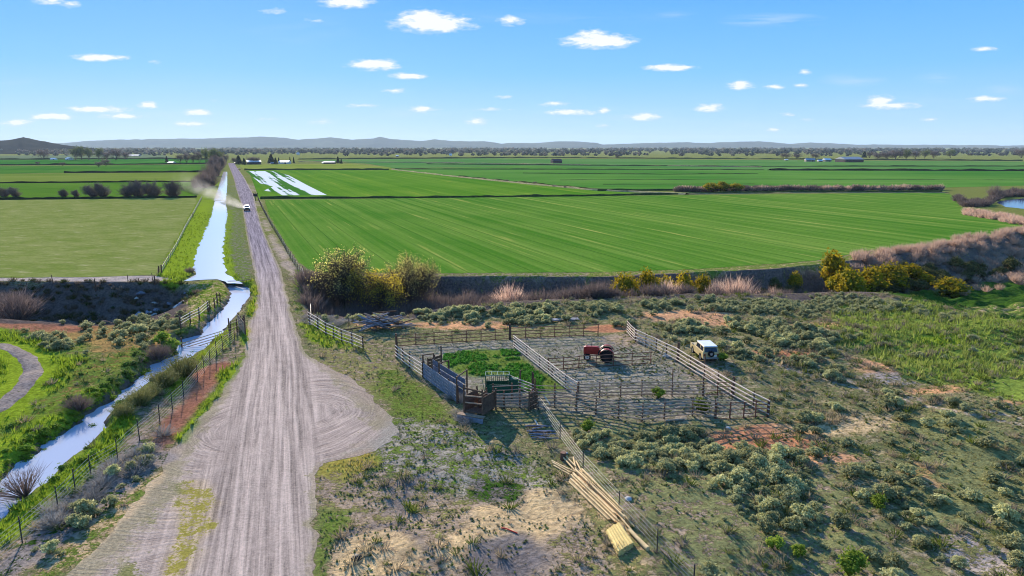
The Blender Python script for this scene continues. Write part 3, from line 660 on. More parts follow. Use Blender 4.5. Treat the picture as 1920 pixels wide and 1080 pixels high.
# ------------------------------------------------------------------ flat sheets (fields, water)
import bmesh
def sheet(name, pxpts, mat, z, world=None, kind='structure', jit=0.0):
    P = world or W2(pxpts, 0); Q = []
    for i in range(len(P)):
        a = np.array(P[i]); b = np.array(P[(i + 1) % len(P)]); L = np.hypot(*(b - a)); n = max(1, int(L / (1.2 if L < 140 else L / 60))) if jit else 1
        for k in range(n):
            p = a + (b - a) * k / n
            if jit: p = p + (np.array([vn(p[0] / 1.7, p[1] / 1.7, 3), vn(p[0] / 1.7, p[1] / 1.7, 8)]) - .5) * jit
            Q.append(p)
    from mathutils.geometry import delaunay_2d_cdt
    vs, _, fs, *_r = delaunay_2d_cdt([Vector((float(p[0]), float(p[1]))) for p in Q], [], [list(range(len(Q)))], 1, 1e-4)
    tri = []
    for f in fs:
        a, b, c = [vs[i] for i in f]; tri.append(tuple(f) if (b - a).cross(c - a) > 0 else tuple(reversed(f)))
    me = bpy.data.meshes.new(name); me.from_pydata([(v[0], v[1], z) for v in vs], [], tri); me.update(); me.materials.append(mat)
    o = link(bpy.data.objects.new(name, me)); tag(o, kind=kind); return o
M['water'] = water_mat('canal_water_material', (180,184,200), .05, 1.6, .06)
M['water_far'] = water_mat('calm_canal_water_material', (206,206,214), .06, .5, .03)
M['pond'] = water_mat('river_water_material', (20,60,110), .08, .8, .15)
# the lower reach: sheet a little wider than the channel, its edge is where the bank rises through it
def canal():
    P = np.array(canal_low); mn, mx = P.min(0), P.max(0)
    X, Y = np.meshgrid(np.arange(mn[0] - 3, mx[0] + 3, .5), np.arange(max(mn[1] - 3, 24), mx[1] + 1.0, .5)); ny_, nx_ = X.shape
    d = sdist(P, X.ravel(), Y.ravel()).reshape(X.shape); ok = d > -1.6
    k = ok[:-1, :-1] & ok[1:, 1:] & ok[1:, :-1] & ok[:-1, 1:]
    ii = np.arange(ny_ * nx_).reshape(ny_, nx_)
    Fr = np.stack([ii[:-1, :-1][k], ii[:-1, 1:][k], ii[1:, 1:][k], ii[1:, :-1][k]], 1)
    used = np.unique(Fr); rm = -np.ones(ny_ * nx_, int); rm[used] = np.arange(len(used))
    V = np.stack([X.ravel()[used], Y.ravel()[used], np.full(len(used), WL)], 1)
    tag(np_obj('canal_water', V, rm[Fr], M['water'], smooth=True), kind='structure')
canal()
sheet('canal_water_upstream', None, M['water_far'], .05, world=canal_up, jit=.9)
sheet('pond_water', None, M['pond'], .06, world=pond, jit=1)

FLD = [
 ('field_winter_wheat', [(497,375),(503,400),(532,452),(560,492),(590,510),(700,511),(820,512),(1100,511),(1300,505),(1530,489),(1640,468),(1800,452),(1890,436),(1925,425),(1880,415),(1840,407),(1800,388),(1785,366),(1765,361),(1300,366),(900,370),(600,374)],
   dict(c1=(68,114,32), c2=(112,138,56), c3=(186,172,92), stripe=.30, s2=.45, patch=.02, wheel=5.5, rowamp=.9, an=.008, pamp=1.5), .03),
 ('field_middle', [(466,319),(700,319),(735,318),(860,333),(1000,347),(1110,357),(1200,362),(1110,367),(900,370),(600,372),(486,373)], dict(c1=(70,118,28), c2=(108,138,44), c3=(160,158,66), stripe=.14, s2=.35, patch=.012, rowamp=.8, an=.008, pamp=1.5), .05),
 ('field_yellow_strip', [(446,309),(660,307),(735,314),(735,318.5),(700,318.5),(458,318.5)], dict(c1=(116,132,50), c2=(140,142,66), stripe=.05, patch=.01), .07),
 ('field_far_green_a', [(740,317),(980,311),(1440,318),(1925,321),(2400,323),(2400,350),(1925,348),(1765,352),(1420,348),(1280,356),(1130,357),(860,331)], dict(c1=(62,114,40), c2=(98,136,56), stripe=.05, s2=.2, patch=.006, rot=R(95), c3=(128,140,80)), .07),
 ('field_far_green_b', [(560,300),(900,297),(1400,300),(1925,303),(2400,304),(2400,322),(1925,320),(1440,318),(980,311),(740,316),(690,307)], dict(c1=(66,116,50), c2=(98,132,66), stripe=.03, patch=.005, rot=R(90)), .09),
 ('field_left_pasture', [(-500,378),(0,375),(366,371),(368,380),(342,428),(306,488),(288,516),(150,520),(0,521),(-500,524)], dict(c1=(112,124,56), c2=(136,138,78), c3=(176,166,124), stripe=.5, s2=.7, patch=.10, rot=R(75), rowamp=.9, an=.35), .03),
 ('field_left_second', [(-500,346),(0,344),(400,341),(366,369.5),(0,373),(-500,376)], dict(c1=(70,108,30), c2=(96,126,42), stripe=.08, patch=.012, rot=R(60)), .05),
 ('field_left_third', [(-500,327),(0,326),(400,323.5),(398,340),(0,343),(-500,345)], dict(c1=(100,120,42), c2=(122,132,58), stripe=.06, patch=.01, rot=R(80)), .06),
 ('field_left_fourth', [(-500,312),(0,312),(420,308),(405,322.5),(120,324),(0,326),(-500,326)], dict(c1=(54,104,30), c2=(84,122,42), stripe=.05, patch=.008, wheel=None), .08),
 ('field_left_fifth', [(-500,300),(0,300),(330,298),(400,300),(420,307),(0,310),(-500,310)], dict(c1=(40,100,30), c2=(70,122,42), stripe=.05, patch=.008), .10),
 ('field_left_sixth', [(-500,292),(0,292),(300,289),(330,297),(0,299),(-500,299)], dict(c1=(98,112,78), c2=(112,122,88), stripe=.03, patch=.004, rot=R(90)), .12),
]
for nm, pts, kw, z in FLD:
    sheet(nm, pts, field_mat(nm + '_material', **kw), z, jit=.8 if z < .04 else 0)
# flooded rows beside the road, glare on the water painted as matte white
def flood_mat():
    m, nt, N, L = newmat('flooded_rows_material'); p = pos(nt)
    a = noise(nt, mapping(nt, p, (.22, .004, 1), -RDIR), 1, 3, .5); b = noise(nt, mapping(nt, p, (.03, .045, 1), -RDIR), 1, 4, .6)
    mk = mapr(nt, mathn(nt, 'ADD', mathn(nt, 'MULTIPLY', a, .8), mathn(nt, 'MULTIPLY', b, .2)), .455, .505)
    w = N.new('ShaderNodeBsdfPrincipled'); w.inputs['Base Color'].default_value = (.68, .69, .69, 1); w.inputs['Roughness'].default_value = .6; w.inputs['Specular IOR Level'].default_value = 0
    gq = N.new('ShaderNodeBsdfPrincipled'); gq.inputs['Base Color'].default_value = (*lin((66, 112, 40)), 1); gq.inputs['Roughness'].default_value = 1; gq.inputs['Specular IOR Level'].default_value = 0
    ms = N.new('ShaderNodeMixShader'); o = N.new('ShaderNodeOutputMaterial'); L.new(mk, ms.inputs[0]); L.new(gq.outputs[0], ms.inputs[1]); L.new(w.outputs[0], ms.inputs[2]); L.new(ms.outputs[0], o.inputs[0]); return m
M['flood'] = flood_mat()
sheet('field_white_crop_cover', [(461,321),(515,321),(540,328),(575,347),(613,366),(530,366.5),(515,360),(494,358),(512,350),(488,344),(474,332)], M['flood'], .09)  # irrigation water standing in rows, its white glare painted in

# ------------------------------------------------------------------ hills
def hills(name, sil, D, depth, mat):
    A = np.array(sil, float); px = np.arange(A[0, 0], A[-1, 0], 4.0); py = np.interp(px, A[:, 0], A[:, 1])
    py = py - (fbm(px / 14, px * 0, 3, 4) - .5) * 2.2
    rows = 23; V = []
    for r in range(rows):
        f = r / (rows - 1); d = D - depth * .7 + depth * f * 1.4
        env = max(0, 1 - abs(f - .5) * 2) ** 1.35
        for a, b in zip(px, py):
            X = (a - 960) / F; topz = CAM_H + (HOR - b) / F * D
            rr = fbm(np.array([a / 22.]), np.array([f * 5.]), 7, 4)[0]
            z = max(0, topz) * min(1, env * (1.0 if abs(f - .5) < .02 else (.55 + .6 * rr) * .9))
            V.append((X * (d * cP + (CAM_H - z) * sP), d, z - .5))
    ii = np.arange(rows * len(px)).reshape(rows, len(px)); Fr = np.stack([ii[:-1, :-1].ravel(), ii[:-1, 1:].ravel(), ii[1:, 1:].ravel(), ii[1:, :-1].ravel()], 1)
    tag(np_obj(name, np.array(V), Fr, mat, smooth=True), kind='structure')
def hill_mat(name, c1, c2, s):
    m, nt, N, L = newmat(name); p = pos(nt); finish(nt, mixc(nt, mapr(nt, noise(nt, p, s, 6, .65), .35, .65), lin(c1), lin(c2)), 1.0, spec=0.0); return m
hills('hills_far', [(-900,272),(-300,270),(60,270),(120,268),(170,264),(250,262),(400,260),(490,257),(530,259),(560,262),(620,258),(660,262),(700,260),(712,257),(740,262),(790,265),(815,262),(850,265),(905,265),(940,269),(1000,268),(1060,265),(1120,268),(1130,271),(1200,269),(1260,267),(1330,268),(1420,265),(1480,270),(1520,267),(1600,271),(1700,271.5),(1800,272),(1920,273),(2500,272),(3200,272)], 11500, 2200, hill_mat('far_hill_material', (40,58,48), (74,84,62), .0012))
hills('hills_near_left', [(-900,262),(-300,269),(-80,267),(0,264),(24,261.5),(44,257.5),(62,261.5),(100,268.5),(130,272.5),(180,278),(230,283)], 2600, 700, hill_mat('near_hill_material', (28,32,32), (54,54,46), .006))

# ------------------------------------------------------------------ plants: prototypes
def rrng(s): return np.random.default_rng(s)
ICO_V = None
def ico(sub=1):
    bm = bmesh.new(); bmesh.ops.create_icosphere(bm, subdivisions=sub, radius=1); V = np.array([v.co[:] for v in bm.verts]); Fa = np.array([[v.index for v in f.verts] for f in bm.faces]); bm.free(); return V, Fa
IV1, IF1 = ico(1); IV2, IF2 = ico(2)
def leaf_cards(r, C, Nn, size, asp=1.0, upb=.3):
    """small leaf-shaped triangles at points C facing roughly Nn"""
    n = len(C); d = Nn + r.normal(0, .55, (n, 3)); d[:, 2] += upb; d /= np.linalg.norm(d, axis=1)[:, None]
    t = np.cross(d, r.normal(0, 1, (n, 3))); t /= np.linalg.norm(t, axis=1)[:, None] + 1e-9; b = np.cross(d, t)
    s = size * r.uniform(.6, 1.35, n)[:, None]
    V = np.stack([C - t * s * .5 * asp, C + t * s * .5 * asp, C + (b * .75 + d * .45) * s], 1).reshape(-1, 3)
    return V, np.arange(3 * n).reshape(n, 3)
def merge(parts):
    Vs, Fs, Ts, b = [], [], [], 0
    for V, Fa, t in parts:
        Vs.append(V); Fs.append(Fa + b); Ts.append(np.full(len(V), t) if np.isscalar(t) else t); b += len(V)
    return np.concatenate(Vs), np.concatenate(Fs), np.concatenate(Ts)
def clump_bush(seed, nsub=8, leaves=40, size=.13, rad=.55, height=.75, sub=.3, core=.78, upb=.35):
    """one plant made of leafy clumps about a core in the darker tint; about 1 m wide"""
    r = rrng(seed); parts = []
    for i in range(nsub):
        a = r.uniform(0, 2 * math.pi); q = rad * math.sqrt(r.uniform(0, 1)) if i else 0
        c = np.array([math.cos(a) * q, math.sin(a) * q, height * (.42 + .45 * (1 - (q / rad) ** 2) * r.uniform(.6, 1.1))]); s = sub * r.uniform(.7, 1.25)
        tint = r.uniform(0, 1)
        V = IV1 * core * s * (1 + r.normal(0, .16, (len(IV1), 1))) * np.array([1, 1, .9]); parts.append((V + c, IF1, tint * .3))  # inner lump sits at the darker end of the tint
        D = r.normal(0, 1, (leaves, 3)); D[:, 2] = np.abs(D[:, 2]) * 1.0 - .25; D /= np.linalg.norm(D, axis=1)[:, None]
        LV, LF = leaf_cards(r, c + D * s * r.uniform(.75, 1.2, (leaves, 1)), D, size, .8, upb)
        parts.append((LV, LF, np.repeat(np.clip(tint * .5 + r.uniform(0, .6, leaves), 0, 1), 3)))
        # skirts down to the soil
        st = IV1 * np.array([.5, .5, .6]) * s; parts.append((st * .8 + np.array([c[0] * .7, c[1] * .7, c[2] * .4]), IF1, 0.0))
    return merge(parts)
def twig_bush(seed, n=260, h=1.0, spread=.5, w=.012, base=.25, leaf=0, lsize=.05):
    """bare many-stemmed shrub: thin stems fanning from the base, each forking"""
    r = rrng(seed); parts = []; a = r.uniform(0, 2 * math.pi, n); q = r.uniform(0, 1, n) ** .6
    B = np.stack([np.cos(a) * q * base * .6, np.sin(a) * q * base * .6, np.zeros(n)], 1)
    hh = h * (1 - .35 * q ** 2) * r.uniform(.55, 1.05, n)
    T = B + np.stack([np.cos(a) * q * spread * r.uniform(.6, 1.2, n), np.sin(a) * q * spread * r.uniform(.6, 1.2, n), hh], 1)
    Mid = (B + T) / 2 + r.normal(0, .05 * h, (n, 3)); Mid[:, 2] = np.abs(Mid[:, 2])
    sd_ = np.cross(T - B, r.normal(0, 1, (n, 3))); sd_ /= np.linalg.norm(sd_, axis=1)[:, None]
    V = np.stack([B - sd_ * w, B + sd_ * w, Mid + sd_ * w * .8, Mid - sd_ * w * .8, T], 1)
    Fa = []
    k = np.arange(n)[:, None] * 5
    F3 = np.concatenate([k + [0, 1, 2], k + [0, 2, 3], k + [3, 2, 4]]); parts.append((V.reshape(-1, 3), F3, np.repeat(r.uniform(0, 1, n), 5)))
    for f in range(2):
        S = Mid + (T - Mid) * r.uniform(0, .7, (n, 1)); E = S + (T - B) * r.uniform(.15, .35, (n, 1)) + r.normal(0, .09 * h, (n, 3))
        V2 = np.stack([S - sd_ * w * .7, S + sd_ * w * .7, E], 1).reshape(-1, 3); parts.append((V2, np.arange(3 * n).reshape(n, 3), np.repeat(r.uniform(.2, 1, n), 3)))
    if leaf:
        pick = r.integers(0, n, leaf); C = T[pick] + r.normal(0, .06 * h, (leaf, 3)); D = r.normal(0, 1, (leaf, 3)); D /= np.linalg.norm(D, axis=1)[:, None]
        LV, LF = leaf_cards(r, C, D, lsize); parts.append((LV, LF, np.repeat(r.uniform(0, 1, leaf), 3)))
    return merge(parts)
def me_of(name, VFT, mat):
    V, Fa, T = VFT; return np_mesh(name, V, Fa, mat, fl={'tint': T})
def tree_proto(seed, H=1.0, stems=4, lean=.35, levels=4, leaves=2600, lsize=.022, mat='willow', droop=0.0, first=.34, r0=.022, twigs=True, bark='bark', spread=.55):
    """tree of unit height: limbs as tapered tubes, crown as leaf-sized faces about the twigs"""
    r = random.Random(seed); nr = rrng(seed); segs = []; tips = []
    def grow(p, d, L, rad, lv):
        n = 4 if lv < 2 else 3; step = L / n; q = Vector(p); dd = Vector(d)
        for i in range(n):
            dd = (dd + Vector((r.gauss(0, .13), r.gauss(0, .13), r.gauss(0, .08) + (.10 if lv < 2 else .03) - droop * lv * .05))).normalized()
            e = q + dd * step; ra = rad * (1 - .62 * i / n); rb = rad * (1 - .62 * (i + 1) / n); segs.append((q.copy(), e.copy(), ra, rb))
            if lv >= 2: tips.append((e.copy(), dd.copy(), lv))
            if lv < levels and (i > 0 or lv > 0):
                for k in range(2 if lv < 3 else 1):
                    ax = Vector((r.gauss(0, 1), r.gauss(0, 1), r.gauss(0, .5))).normalized(); side = dd.cross(ax).normalized()
                    nd = (dd * r.uniform(.55, .9) + side * r.uniform(.55, .95)).normalized()
                    grow(e, nd, L * r.uniform(.48, .68), rb * .72, lv + 1)
            q = e
    for s in range(stems):
        a = 2 * math.pi * s / stems + r.uniform(-.5, .5); l = lean * r.uniform(.4, 1.2) if stems > 1 else .05
        grow(Vector((math.cos(a) * .02, math.sin(a) * .02, -.02)), Vector((math.cos(a) * l, math.sin(a) * l, 1)).normalized(), H * first * r.uniform(1.25, 1.6), r0 * r.uniform(.7, 1.1), 0)
    segs_l = segs
    P0 = np.array([s[0][:] for s in segs_l]); P1 = np.array([s[1][:] for s in segs_l]); ra = np.array([s[2] for s in segs_l]); rb = np.array([s[3] for s in segs_l])
    top = max(P1[:, 2].max(), 1e-3); k = H / top; P0 *= k; P1 *= k
    D = P1 - P0; D /= np.linalg.norm(D, axis=1)[:, None] + 1e-9; up = np.where(np.abs(D[:, 2:3]) > .9, [[1., 0, 0]], [[0, 0, 1.]]); A = np.cross(D, up); A /= np.linalg.norm(A, axis=1)[:, None]; B = np.cross(D, A)
    n = len(P0); ang = [0, 2.0944, 4.18879]
    V = np.stack([P0 + (A * math.cos(t) + B * math.sin(t)) * np.maximum(ra, .0022)[:, None] for t in ang] + [P1 + (A * math.cos(t) + B * math.sin(t)) * np.maximum(rb, .0017)[:, None] for t in ang], 1)
    kk = np.arange(n)[:, None] * 6; Fq = np.concatenate([kk + [0, 1, 4, 3], kk + [1, 2, 5, 4], kk + [2, 0, 3, 5]])
    trunk = np_mesh('trunk', V.reshape(-1, 3), Fq, M[bark], fl={'tint': np.full(n * 6, .5)})
    crown = None
    if leaves:
        TP = np.array([t[0][:] for t in tips]) * k; lv = np.array([t[2] for t in tips]); w = (TP[:, 2] / H + .02) ** 2.6 * (lv - 1.0) * (.25 + np.hypot(TP[:, 0], TP[:, 1]) / H); w = w / w.sum()
        # light and dark clumps: whole sprays share a tint
        pick = nr.choice(len(TP), leaves, p=w); C = TP[pick] + nr.normal(0, lsize * 1.1, (leaves, 3)); sp = nr.uniform(0, 1, len(TP))
        Dn = C - np.array([0, 0, H * .45]); Dn /= np.linalg.norm(Dn, axis=1)[:, None]
        LV, LF = leaf_cards(nr, C, Dn, lsize, .8); crown = np_mesh('crown', LV, LF, M[mat], fl={'tint': np.repeat(np.clip(sp[pick] * .8 + nr.uniform(0, .3, leaves), 0, 1), 3)})
    return trunk, crown
def place_tree(name, proto, loc, H, rz, label, cat='tree', group=None, wide=1.0):
    e = empty(name, loc, rz, label, cat, group); e.scale = (H * wide, H * wide, H)
    t, c = proto; link(bpy.data.objects.new('trunk', t), e)
    if c is not None: link(bpy.data.objects.new('crown', c), e)
    return e
def place_mesh(name, me, loc, s, rz, label, cat, group=None, sz=None):
    s *= .8 if name == 'green_shrub' else 1; o = link(bpy.data.objects.new(name, me)); o.location = loc; o.rotation_euler = (0, 0, rz); o.scale = (s, s, sz or s); return tag(o, label, cat, group)
def scatter(name, protos, P, S, mat, rz=None, sz=None, tint=True, cols=None, lean=0):
    """many small plants merged into one mesh (uncountable ground cover)"""
    r = rrng(len(P) + 5); n = len(P); which = r.integers(0, len(protos), n); rz = r.uniform(0, 2 * math.pi, n) if rz is None else rz
    Vs, Fs, Ts, Cs, b = [], [], [], [], 0
    for k, (V, Fa, T) in enumerate(protos):
        s = np.where(which == k)[0]
        if not len(s): continue
        c, q = np.cos(rz[s])[:, None], np.sin(rz[s])[:, None]; S1 = S[s][:, None]
        X = (V[:, 0] * c - V[:, 1] * q) * S1 + P[s, 0:1]; Y = (V[:, 0] * q + V[:, 1] * c) * S1 + P[s, 1:2]
        Z = V[:, 2] * S1 * (1 if sz is None else sz[s][:, None]) + P[s, 2:3]
        Vs.append(np.stack([X, Y, Z], 2).reshape(-1, 3)); m_ = len(s)
        Fs.append((Fa[None] + (np.arange(m_) * len(V))[:, None, None]).reshape(-1, Fa.shape[1]) + b)
        Ts.append(np.clip(np.tile(T, m_) * .75 + np.repeat(r.uniform(0, .3, m_), len(V)), 0, 1))
        if cols is not None: Cs.append(np.repeat(cols[s], len(V), 0) * (0.7 + .6 * np.tile(T, m_))[:, None])
        b += m_ * len(V)
    o = np_obj(name, np.concatenate(Vs), np.concatenate(Fs), mat, fl={'tint': np.concatenate(Ts)}, cols=np.concatenate(Cs) if Cs else None)
    return o

# ------------------------------------------------------------------ sagebrush
rs = rrng(42)
def inpoly(pts, x, y): return sdist(W2(pts), x, y) > 0
SAGE = [([(1060,785),(1250,800),(1300,795),(1420,850),(1540,880),(1640,930),(1740,1010),(1760,1100),(1250,1120),(1170,960),(1110,870)], 1.0),
 ([(1480,800),(1640,840),(1780,940),(1700,1000),(1560,900)], .5), ([(1450,760),(1700,770),(1930,850),(1930,1100),(1700,1100),(1640,900),(1500,850)], .17),
 ([(760,585),(1100,570),(1330,556),(1530,545),(1640,555),(1640,580),(1500,590),(1300,578),(1130,600),(960,606),(900,612),(850,600)], .9), ([(600,600),(860,600),(860,590),(600,590)], .5),
 ([(1130,600),(1250,612),(1400,600),(1520,620),(1600,650),(1640,700),(1560,720),(1420,690),(1340,650),(1260,640),(1180,612)], .85),
 ([(1640,560),(1800,590),(1800,610),(1640,600)], .4), ([(1350,690),(1700,740),(1930,770),(1930,840),(1700,800),(1480,780)], .2), ([(1400,600),(1930,640),(1930,760),(1500,700)], .05),
 ([(250,598),(340,590),(345,620),(290,625)], .6), ([(20,620),(140,640),(180,690),(100,670)], .55), ([(120,600),(330,600),(330,660),(160,640)], .22), ([(150,960),(260,860),(330,850),(250,930),(60,1060)], .5),
 ([(1040,790),(1110,790),(1180,870),(1140,880)], .35), ([(560,640),(720,650),(740,680),(600,670)], .04)]
cell = .62
cx_, cy_ = np.meshgrid(np.arange(-60, 105, cell), np.arange(30, 112, cell)); sx = cx_.ravel() + rs.uniform(-.42, .42, cx_.size) * cell; sy = cy_.ravel() + rs.uniform(-.42, .42, cx_.size) * cell
dens = np.zeros(len(sx))
for pts, d in SAGE: dens = np.maximum(dens, d * sst(-1.5, 1.0, sdist(W2(pts), sx, sy)))
for (ex, ey, rx, ry) in [(1300,594,120,14),(1560,612,90,9),(1440,820,125,24),(1780,885,95,28),(1560,860,60,12),(1600,800,110,14),(1140,615,40,6),(1700,694,110,24),(1600,650,70,10),(1520,1010,50,18),(1575,1060,35,20),(1480,668,60,8)]:
    PX, PY = to_px(sx, sy); dens *= np.clip(np.sqrt(((PX - ex) / rx) ** 2 + ((PY - ey) / ry) ** 2) ** 3, .05, 1)
cl = fbm(sx / 4.5, sy / 4.5, 101, 3)
keep = rs.uniform(0, 1, len(sx)) < dens * .68 * sst(.34, .60, cl) * 1.35
inc = (ldist(PATH_W, sx, sy) < 2.3) | (sdist(corral_poly, sx, sy) > -.4) | (sdist(road_poly, sx, sy) > -1.2) | (sdist(canal_low, sx, sy) > -1.5)
pole_zone = sdist(W2([(1020,840),(1080,840),(1240,1030),(1200,1060),(1130,1040),(1040,900)]), sx, sy) > -.3
suv_zone = np.hypot(sx - gp(1325, 682)[0], sy - gp(1325, 682)[1]) < 3.4
keep &= ~inc & ~pole_zone & ~suv_zone
sx, sy = sx[keep], sy[keep]; sz_ = tz(sx, sy); ss = (.30 + .66 * rs.uniform(0, 1, len(sx)) ** 1.8) * (1 + .25 * (fbm(sx / 9, sy / 9, 7, 2) - .5))
ss *= np.where(sy > 60, 1.15, 1.0)
order = np.argsort(np.hypot(sx, sy) / ss)
PX, PY = to_px(sx, sy, sz_); vis = (PX > -20) & (PX < 1940) & (PY < 1100)
order = np.array([i for i in order if vis[i]] + [i for i in order if not vis[i]])
near_i = order[:300]; rest_i = order[300:]
sage_me = [me_of('sagebrush', clump_bush(200 + i, nsub=10 + i % 4, leaves=60, size=.15, rad=.6, height=.85 - .06 * (i % 3), sub=.22, core=.62, upb=.7), M['sage']) for i in range(7)]
for n_, i in enumerate(near_i):
    qx, qy = to_px(sx[i], sy[i], sz_[i])
    if qx < 450: lab = 'grey-green sagebrush on the roadside bank left of the gravel road'
    elif qx < 1330 and qy < 870: lab = 'grey-green sagebrush just below the front corral fence'
    elif qx < 1400 and qy >= 870: lab = 'grey-green sagebrush right of the pole bundle and wire fence'
    elif qx < 1400: lab = 'grey-green sagebrush left of the orange bare soil below the corral corner'
    elif qx < 1640 and qy >= 930: lab = 'grey-green sagebrush around the pale wash at the bottom right'
    elif qx < 1640: lab = 'grey-green sagebrush right of the orange bare soil below the corral'
    elif qy < 860: lab = 'grey-green sagebrush on the grassy slope towards the right edge, upper part'
    else: lab = 'grey-green sagebrush on the grassy slope in the lower right corner'
    place_mesh('sagebrush', sage_me[n_ % 7], (sx[i], sy[i], sz_[i] - .06), ss[i] * 1.1, rs.uniform(0, 6.28), lab, 'shrub', lab, sz=ss[i] * rs.uniform(.85, 1.3))
lowp = [clump_bush(300 + i, nsub=7, leaves=26, size=.19, rad=.55, height=.8, sub=.25, core=.62, upb=.7) for i in range(6)]
P = np.stack([sx[rest_i], sy[rest_i], sz_[rest_i] - .06], 1)
tag(scatter('sagebrush_cover', lowp, P, ss[rest_i] * 1.05, M['sage_dk']), 'low grey-green sagebrush massed over the far rangeland', 'shrubs', kind='stuff')
print('sage', len(sx))
def weeds():
    r_ = rrng(55); n = 15000; x = r_.uniform(-45, 85, n); y = r_.uniform(31, 108, n); PX, PY = to_px(x, y)
    d = .25 + .75 * sst(22, 30, x * 0 + np.where(PX > 1050, 30, 0)) ; d = np.where(PX < 1050, .22, .6) * sst(.42, .62, fbm(x / 3, y / 3, 66, 3))
    k = (PX > -40) & (PX < 1960) & (PY < 1110) & (r_.uniform(0, 1, n) < d) & (sdist(road_poly, x, y) < -.6) & (sdist(canal_low, x, y) < -1) & (sdist(corral_poly, x, y) < -.5) & (y < nlip(x))
    x, y = x[k], y[k]; n = len(x); pal = np.array([lin((150,134,108)), lin((128,118,104)), lin((110,116,66)), lin((96,108,44)), lin((166,150,118))]); c = pal[r_.integers(0, 5, n)]
    pr = [twig_bush(60 + i, n=26, h=.42, spread=.34, w=.022, base=.35) for i in range(5)]
    tag(scatter('dry_weeds', pr, np.stack([x, y, tz(x, y)], 1), r_.uniform(.6, 1.5, n), M['vcol'], cols=c), 'short dry weeds and grass clumps mixed through the rangeland', 'weeds', kind='stuff'); print('weeds', n)
weeds()
# bright green shrubs among the sage
gb = [me_of('green_shrub', clump_bush(400 + i, nsub=8, leaves=55, size=.13, rad=.5, height=.8, sub=.28), M['rabbit']) for i in range(3)]
for k, (a, b, s, lab) in enumerate([(1595,1072,1.7,'bright green leafy shrub at the bottom edge beside the pale wash'),(1455,1030,1.0,'small bright green shrub low on the slope among sagebrush'),(1500,1042,.9,'small bright green shrub just left of the pale wash'),
    (1650,955,1.2,'yellow-green shrub standing alone on the lower right slope'),(1352,678,1.3,'yellow-green shrub beside the rear of the tan vehicle'),(1232,745,1.3,'green shrub growing against the inner corral rails'),
    (1310,772,1.5,'dark green shrub under the front corral fence'),(1102,808,1.2,'green shrub below the front corral fence near the wire fence')]):
    place_mesh('green_shrub', gb[k % 3], gpt(a, b), s, k * 1.3, lab, 'shrub')

# ------------------------------------------------------------------ grass tufts
def tuft(seed, n=7, h=.26, w=.05, spread=.16):
    r = rrng(seed); a = r.uniform(0, 6.28, n); q = r.uniform(.2, 1, n) * spread; B = np.stack([np.cos(a) * q * .5, np.sin(a) * q * .5, np.full(n, -.03)], 1)
    T = np.stack([np.cos(a) * q * 1.3, np.sin(a) * q * 1.3, h * r.uniform(.5, 1.1, n)], 1); s = np.stack([-np.sin(a), np.cos(a), np.zeros(n)], 1) * w * .5
    return np.stack([B - s, B + s, T], 1).reshape(-1, 3), np.arange(3 * n).reshape(n, 3), np.repeat(r.uniform(0, 1, n), 3)
def grass(name, x0, x1, y0, y1, cell, seed, size, hfac, label, mat='vcol', covmin=.15, nbl=7, bias=0.0):
    r = rrng(seed); X, Y = np.meshgrid(np.arange(x0, x1, cell), np.arange(y0, y1, cell)); x = X.ravel() + r.uniform(-.5, .5, X.size) * cell; y = Y.ravel() + r.uniform(-.5, .5, X.size) * cell
    PX, PY = to_px(x, y); v = (PX > -60) & (PX < 1980) & (PY < 1110); x, y = x[v], y[v]
    Cc, cov, G = paint(x, y); pr = np.clip((cov - covmin) * 1.5, 0, 1) * sst(.35, .62, fbm(x / 1.2, y / 1.2, seed, 3) + cov * .10)
    bad = (sdist(road_poly, x, y) > -.15) | (sdist(canal_low, x, y) > -.35) | (sdist(canal_up, x, y) > -.5) | (ldist(PATH_W, x, y) < 1.9)
    k = (r.uniform(0, 1, len(x)) < pr) & ~bad; x, y, Cc, G = x[k], y[k], Cc[k], G[k]
    z = tz(x, y); mixr = r.uniform(0, 1, (len(x), 1)) ** 1.2; col = G * (1 - mixr * .5) + Cc * mixr * .5
    col = col * r.uniform(.75, 1.3, (len(x), 1))
    s = size * r.uniform(.6, 1.4, len(x)) * (1 + .9 * (G[:, 1] > .26))
    o = scatter(name, [tuft(seed + q, nbl) for q in range(5)], np.stack([x, y, z], 1), s, M[mat], cols=col, sz=np.full(len(x), hfac)); tag(o, label, 'grass', kind='stuff'); print(name, len(x))
grass('short_grass', -32, 44, 30, 62, .27, 601, .5, .8, 'short tufted grass over the yard and near rangeland')
grass('meadow_grass', -62, 78, 62, 118, .62, 602, 1.5, .8, 'patchy grass over the rangeland and canal banks')
grass('canal_bank_grass', -60, -14, 33, 112, .40, 603, 1.15, .9, 'tall yellow-green grass along the canal banks', covmin=.6)
grass('canal_verge_grass', -125, -38, 112, 235, .75, 604, 1.2, .7, 'bright green grass on the banks of the upper canal', covmin=.66)
